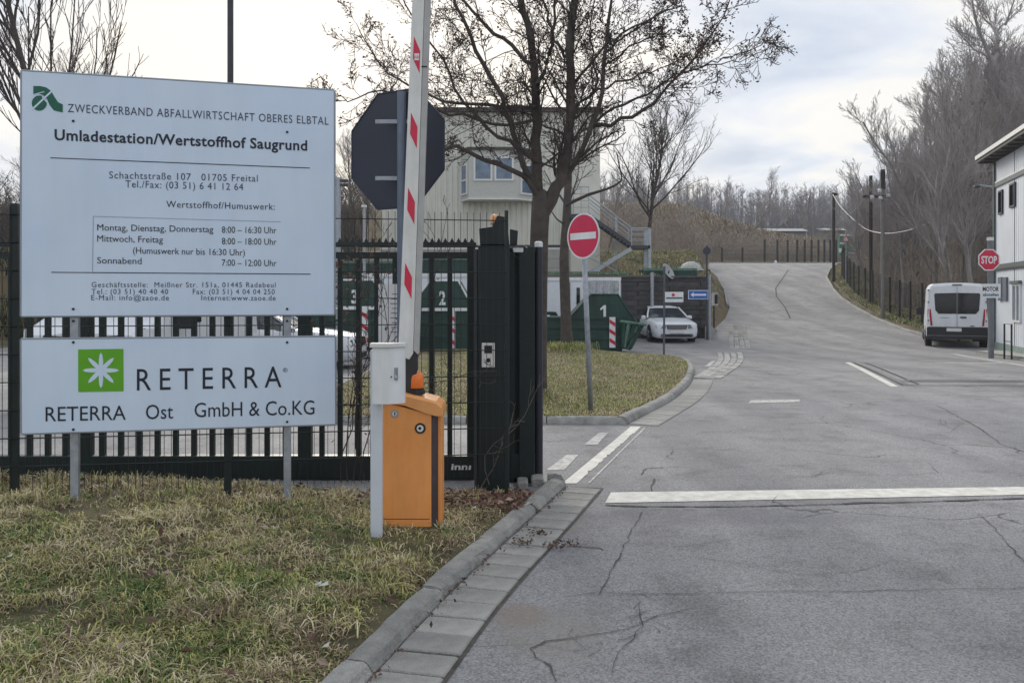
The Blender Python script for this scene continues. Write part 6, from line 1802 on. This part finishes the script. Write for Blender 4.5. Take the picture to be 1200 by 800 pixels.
def wwin(px0, py0, px1, py1, mull=False, dark=False):
    a = WB.at(px0, py1); b = WB.at(px1, py1)
    ta = (Vector((a.x, a.y, 0)) - A0).dot(d_); tb = (Vector((b.x, b.y, 0)) - A0).dot(d_); za = a.z; zb = P(0, py0, a.y).z
    f_ = MB(); fr = .06
    def br(t0, t1, z0, z1): f_.prism([wp_(t0, z0, .055), wp_(t1, z0, .055), wp_(t1, z1, .055), wp_(t0, z1, .055)], -n_ * .053)
    br(ta, tb, za, za + fr); br(ta, tb, zb - fr, zb); br(ta, ta + fr, za + fr, zb - fr); br(tb - fr, tb, za + fr, zb - fr)
    if mull: br((ta + tb) / 2 - .03, (ta + tb) / 2 + .03, za + fr, zb - fr)
    fo = f_.build('window', ink if dark else framew, ob_)
    MB().prism([wp_(ta + fr, za + fr, .012), wp_(tb - fr, za + fr, .012), wp_(tb - fr, zb - fr, .012), wp_(ta + fr, zb - fr, .012)], -n_ * .010).build('pane', glassb if not dark else glass_d, fo)
    return ta, tb, za, zb
wwin(1171.3, 224, 1176, 252, dark=True); wwin(1184.5, 216, 1191, 244, dark=True)
ta, tb, za, zb = wwin(1187.5, 333, 1197, 377, mull=True)
MB().prism([wp_(ta - .05, zb, .10), wp_(tb + .05, zb, .10), wp_(tb + .05, zb + .10, .10), wp_(ta - .05, zb + .10, .10)], -n_ * .098).build('shutter_box', trimd, ob_)
# half-open shutters, two leaves
shm = mat('shutter_grey', (.10, .12, .16), rough=.5, amt=.2)
for (p0_, p1_) in ((1171.5, 1175.8), (1177, 1181.5)):
    a = WB.at(p0_, 352); b = WB.at(p1_, 352); ta = (Vector((a.x, a.y, 0)) - A0).dot(d_); tb = (Vector((b.x, b.y, 0)) - A0).dot(d_)
    MB().prism([wp_(ta, a.z, .06), wp_(tb, a.z, .06), wp_(tb, P(0, 325, a.y).z, .06), wp_(ta, P(0, 325, a.y).z, .06)], -n_ * .058).build('shutter', shm, ob_)
wl = thing('wall_lamp', 'thin lamp arm reaching out beside the upper corner of the white building', 'lamp', (P(1168, 0, 29.0).x, 29.0, P(0, 219.5, 29.2).z))
MB().tube([P(1142, 218.5, 29.5), P(1150, 217.5, 29.5), P(1168, 219.5, 29.2)], .035, 6, True).build('arm', galv, wl)
MB().cbox(P(1141, 0, 29.5).x, P(1148, 0, 29.5).x, 29.4, 29.6, P(0, 220, 29.5).z, P(0, 217.5, 29.5).z, .02).build('lamp_head', dkpole, wl)
# pavement with kerb before the office
pv = MB(); rd = -.12
pts = [(1143, 413), (1160, 416.5), (1200, 424.5), (1260, 437)]
base = [G(x, y, -.17) for x, y in pts]
pv = MB()
for a, b in zip(base, base[1:]):
    ra = Vector((a.x + 4, a.y + .8, 0)); rb = Vector((b.x + 4, b.y + .8, 0))
    pv.quad((a.x, a.y, road_z(a.y) + .09), (b.x, b.y, road_z(b.y) + .09), (rb.x, rb.y, road_z(b.y) + .11), (ra.x, ra.y, road_z(a.y) + .11))
ob = pv.build('pavement', concrete); struct(ob)
kerb_line('office_kerb', [(p.x, p.y) for p in reversed(base)], .9, .13, .10, lambda x, y: road_z(y), side=-1)
mark('edge_strip', [(base[0].x - .9, base[0].y - .2, 0), (base[-1].x - 1.1, base[-1].y - 1, 0), (base[-1].x - .9, base[-1].y - 1, 0), (base[0].x - .7, base[0].y - .2, 0)], paint_old)

# ================================================================== fences and poles on the climb
fr_ = thing('hill_fence', 'dark wire mesh fence with posts running up the right side of the climbing road', 'fence', (18, 36, 0))
def fpath(y): return interp(XRT, y) + 1.25
tops = []
y = 35.3; pp = []
while y < 72:
    x = fpath(y) if y > 34 else 18; z = tz(x, y); pp.append((x, y, z)); y += 2.05
for (x, y, z) in pp:
    MB().box(x - .045, x + .045, y - .045, y + .045, z - .1, z + 1.95).build('post', black, fr_)
m_ = MB()
for a, b in zip(pp, pp[1:]):
    a = Vector(a); b = Vector(b)
    for k in range(9): m_.tube([a + Vector((0, 0, .12 + .21 * k)), b + Vector((0, 0, .12 + .21 * k))], .006, 3)
    for k in range(20): q = a.lerp(b, k / 20); m_.tube([q + Vector((0, 0, .05)), q + Vector((0, 0, 1.85))], .005, 3)
stuff(m_.build('wire_mesh', wire, fr_, fix=False))
ff = thing('junction_fence', 'dark post and wire fence along the far side of the junction', 'fence', (22, 83, 4.8))
m_ = MB(); prev = None
for px in (846, 870, 896, 911, 923, 934, 943, 951, 959, 966, 973, 980):
    Y = 84.6; x = P(px, 0, Y).x; z = tz(x, Y)
    MB().box(x - .08, x + .08, Y - .08, Y + .08, z - .2, P(0, 281 if px > 880 else 290, Y).z).build('post', black, ff)
    if prev:
        for k in range(5):
            m_.tube([(prev, Y, z + .3 + .42 * k), (x, Y, z + .3 + .42 * k)], .012, 3)
    prev = x
stuff(m_.build('wire_mesh', wire, ff, fix=False))
kerb_line('junction_kerb', [(4, 83.4), (14, 83.4), (24, 83.5), (32, 83.7), (36, 84)], 1.5, .2, .22, lambda x, y: road_z(y), side=1)
wood_pole = mat('pole_wood', (.04, .032, .028), rough=.9, amt=.3, scale=2)
pale_pole = mat('pole_pale', (.22, .21, .20), rough=.85, amt=.15, scale=2)
def gpole(label, px, py, Y, r, m, name='utility_pole'):
    return post_thing(name, label, 'pole', px, py, Y, r, m)
u1 = gpole('thin dark pole at the left end of the sagging cable by the junction', 977, 226, 62, .11, wood_pole)
m_ = MB(); m_.cbox(P(974.5, 0, 62).x, P(981, 0, 62).x, 61.9, 62.1, P(0, 229, 62).z, P(0, 226.5, 62).z, .02); m_.build('pole_head', black, u1)
u2 = gpole('dark topped pole left of the pale pole carrying the crossbar', 1020.5, 206, 50, .10, wood_pole)
u3 = gpole('tall pale concrete pole with dark top and white insulators beside the fence', 1034.5, 200, 44, .10, pale_pole)
MB().tube([P(1034.5, 222, 43.9), P(1034.5, 199, 43.9)], .125, 8, True).build('pole_top', black, u3)
MB().cbox(P(1010, 0, 44).x, P(1041, 0, 44).x, 43.8, 43.9, P(0, 232.5, 44).z, P(0, 229, 44).z, .02).build('crossbar', wood_pole, u3)
for px, py in ((1022, 231), (1032, 231.5), (1041, 229), (1031, 223)):
    MB().cbox(P(px, 0, 43.7).x - .09, P(px, 0, 43.7).x + .09, 43.62, 43.78, P(0, py + 1.8, 43.7).z, P(0, py - 1.8, 43.7).z, .03).build('insulator', white, u3)
def cable(label, pp):
    pts = [P(x, y, Y) for x, y, Y in pp]
    q, _ = resample(pts, (1, 1), 24)
    o = MB().tube(q, .026, 5).build('overhead_cable', mat('cable_pale', (.36, .36, .37), rough=.6, amt=.1), None); tag(o, label, 'cable'); return o
cable('pale cable sagging deep from the thin dark pole to the wood', [(976, 228, 61.8), (985, 242, 58), (1000, 257, 54), (1016, 269, 50), (1036, 273.5, 46), (1055, 272, 44), (1078, 266, 42), (1102, 254, 41)])
cable('short pale cable rising to the crossbar of the pale pole', [(996, 251, 52), (1004, 244, 50), (1012, 234, 47), (1016, 230, 44)])
# small things by the junction
hy = thing('marker_bollard', 'small white bollard standing at the far kerb of the junction', 'bollard', (P(909, 0, 82).x, 82.6, 4.8))
c = P(909, 0, 82.6); zb_ = tz(c.x, 82.6)
MB().loft([[(c.x + r_ * cos(t), 82.6 + r_ * sin(t), zb_ + z) for t in np.linspace(0, 2 * pi, 11)[:-1]] for r_, z in ((.16, -.1), (.15, .25), (.10, .30), (.14, .35), (.12, .5), (.04, .56))]).build('body', white, hy)
gs = thing('green_banner', 'green banner sheet with white printing behind the fence at the end of the road', 'banner', P(1001, 290, 76))
MB().box(P(984, 0, 76).x, P(1021, 0, 76).x, 76, 76.3, P(0, 299, 76).z, P(0, 276.5, 76).z).build('sheet', greentrim, gs)
MB().box(P(984, 0, 76).x, P(1021, 0, 76).x, 75.97, 75.995, P(0, 276.5, 76).z, P(0, 274.5, 76).z).build('edge_strip', offw, gs)
for (x0, y0, x1, y1) in ((984.5, 284, 988, 286), (983, 291, 986, 296), (994, 296, 1002, 297.2), (1014, 288, 1017, 294)):
    MB().box(P(x0, 0, 76).x, P(x1, 0, 76).x, 75.95, 75.99, P(0, y1, 76).z, P(0, y0, 76).z).build('print_patch', white, gs)
ws = thing('warning_sign', 'small triangular warning sign with red rim on a thin post by the fence', 'traffic sign', (P(991.5, 0, 60).x, 60, tz(P(991.5, 0, 60).x, 60)))
MB().tube([(P(991.5, 0, 60).x, 60, ws.location.z), (P(991.5, 0, 60).x, 60, P(0, 277, 60).z)], .04, 6).build('post', galv, ws)
MB().prism([P(987, 283, 59.9), P(996, 283, 59.9), P(991.5, 274.5, 59.9)], (0, .02, 0)).build('sign_rim', red, ws)
MB().prism([P(988.8, 282.2, 59.87), P(994.2, 282.2, 59.87), P(991.5, 277, 59.87)], (0, .02, 0)).build('sign_plate', white, ws)
MB().box(P(984, 0, 59.9).x, P(990, 0, 59.9).x, 59.85, 59.87, P(0, 286.3, 60).z, P(0, 284, 60).z).build('plate', white, ws)
# long low pale sheds far behind
def shed(label, x0, x1, y0, y1, Y):
    t_ = thing('far_shed', label, 'shed', (P((x0 + x1) / 2, 0, Y).x, Y, bg_z(P(x0, 0, Y).x, Y)))
    a, b = P(x0, y1, Y), P(x1, y0, Y)
    MB().box(a.x, b.x, Y, Y + 5, bg_z(a.x, Y) - 1, a.z).build('wall', mat('shed_wall', (.14, .14, .14), rough=.8), t_)
    MB().prism([(a.x - .3, Y - .5, a.z), (b.x + .3, Y - .5, a.z), (b.x + .3, Y + 2.2, b.z), (a.x - .3, Y + 2.2, b.z)], (0, 2, .1)).build('roof', mat('shed_roof', (.42, .42, .42), rough=.6, amt=.2), t_)
shed('long low shed with pale roof in front of the distant wood', 902, 944, 266.5, 271, 125)
shed('low shed with pale roof beyond the thin dark pole', 970, 990, 266, 270, 125)

# boundary hedge at the far left behind the yard and foot of the hall
P_ = []
for k in range(9000):
    y = rg.uniform(33.5, 36.2); x = rg.uniform(-34, -7.5); P_.append((x, y, tz(x, y) + rg.uniform(0, 1.2)))
hd = blades('yard_hedge', P_, .5, .03, [GR[3], GR[1], leafmat('hedge_dark', (.035, .045, .02))], lean=.8, seed=44); stuff(hd)
tag(hd, 'ragged brown green hedge at the back of the yard')
# climbing stems tangled in the gate near the column
iv = Tree(77, .35, .25); iv.minr = .002
ivy = thing('climbing_stems', 'thin bare climbing stems with red brown leaves tangled in the fence left of the barrier', 'plant', (-1.25, 6.5, .2))
for k in range(7):
    x0 = -1.30 + .045 * k; iv.branch(Vector((x0 + 1.25 - .0, -.02 + .01 * k, 0)), Vector((.0, 0, 1)), 1.5 + .12 * k, .006, 0, dict(n=[7, 3], seg=[7, 4, 3], t0=[.2, .2], ang=(30, 70), ratio=[.22, .5]))
iv.mb.build('stems', twig_m, ivy, fix=False, local=True)
pp = []
for k in range(240):
    cl = rg.random() < .5
    pp.append((rg.normal(.05, .16), rg.normal(0, .04), (1.62 if cl else .9) + rg.normal(0, .10 if cl else .35)))
l_ = leaves_mesh('leaves', pp, .02, [LF[2], LF[0]], 12); l_.parent = ivy
iv2 = Tree(79, .3, .25); iv2.minr = .002
ivy2 = thing('bare_climber', 'fine bare tendrils climbing the dark green gate column', 'plant', (cx_(585), 6.6, .15))
for k in range(2): iv2.branch(Vector((.05 * k - .12, 0, 0)), Vector((rg.normal(0, .25), 0, 1)), rg.uniform(.5, 1.7), .0035, 0, dict(n=[4, 2], seg=[9, 5, 3], t0=[.2, .2], ang=(25, 60), ratio=[.3, .5]))
iv2.mb.build('stems', mat('stem_pale', (.16, .14, .11), rough=.9), ivy2, fix=False, local=True)
# litter
lt = MB()
for (px, py, s0) in ((378, 666, .03), (381, 728, .018), (10, 648, .02), (555, 578, .02), (617, 574, .018), (372, 665, .02)):
    p = G(px, py, .2); z = verge_z(p.x, p.y) + .035
    lt.quad((p.x - s0, p.y, z), (p.x + s0, p.y - s0 * .3, z + .01), (p.x + s0 * .8, p.y + s0, z + .02), (p.x - s0 * .7, p.y + s0 * .8, z))
ob = lt.build('paper_litter', mat('litter_pale', (.5, .5, .47), rough=.8), fix=False); stuff(ob); tag(ob, 'small pale scraps of litter in the verge grass')
# remove the prototype position of unused trees
for k, o in enumerate(protos):
    if first[k]: pass
for i, (px, Y, h__) in enumerate(()): pass
hm = bpy.data.materials.new('haze_air'); hm.use_nodes = True
for nd in list(hm.node_tree.nodes): hm.node_tree.nodes.remove(nd)
ho = hm.node_tree.nodes.new('ShaderNodeOutputMaterial'); pv_ = hm.node_tree.nodes.new('ShaderNodeVolumePrincipled')
pv_.inputs['Color'].default_value = (.86, .92, 1.0, 1); pv_.inputs['Density'].default_value = .0007; pv_.inputs['Anisotropy'].default_value = .2
hm.node_tree.links.new(pv_.outputs[0], ho.inputs['Volume'])
hzb = MB().box(-430, 530, -70, 910, -2, 46).build('haze', hm); stuff(hzb)
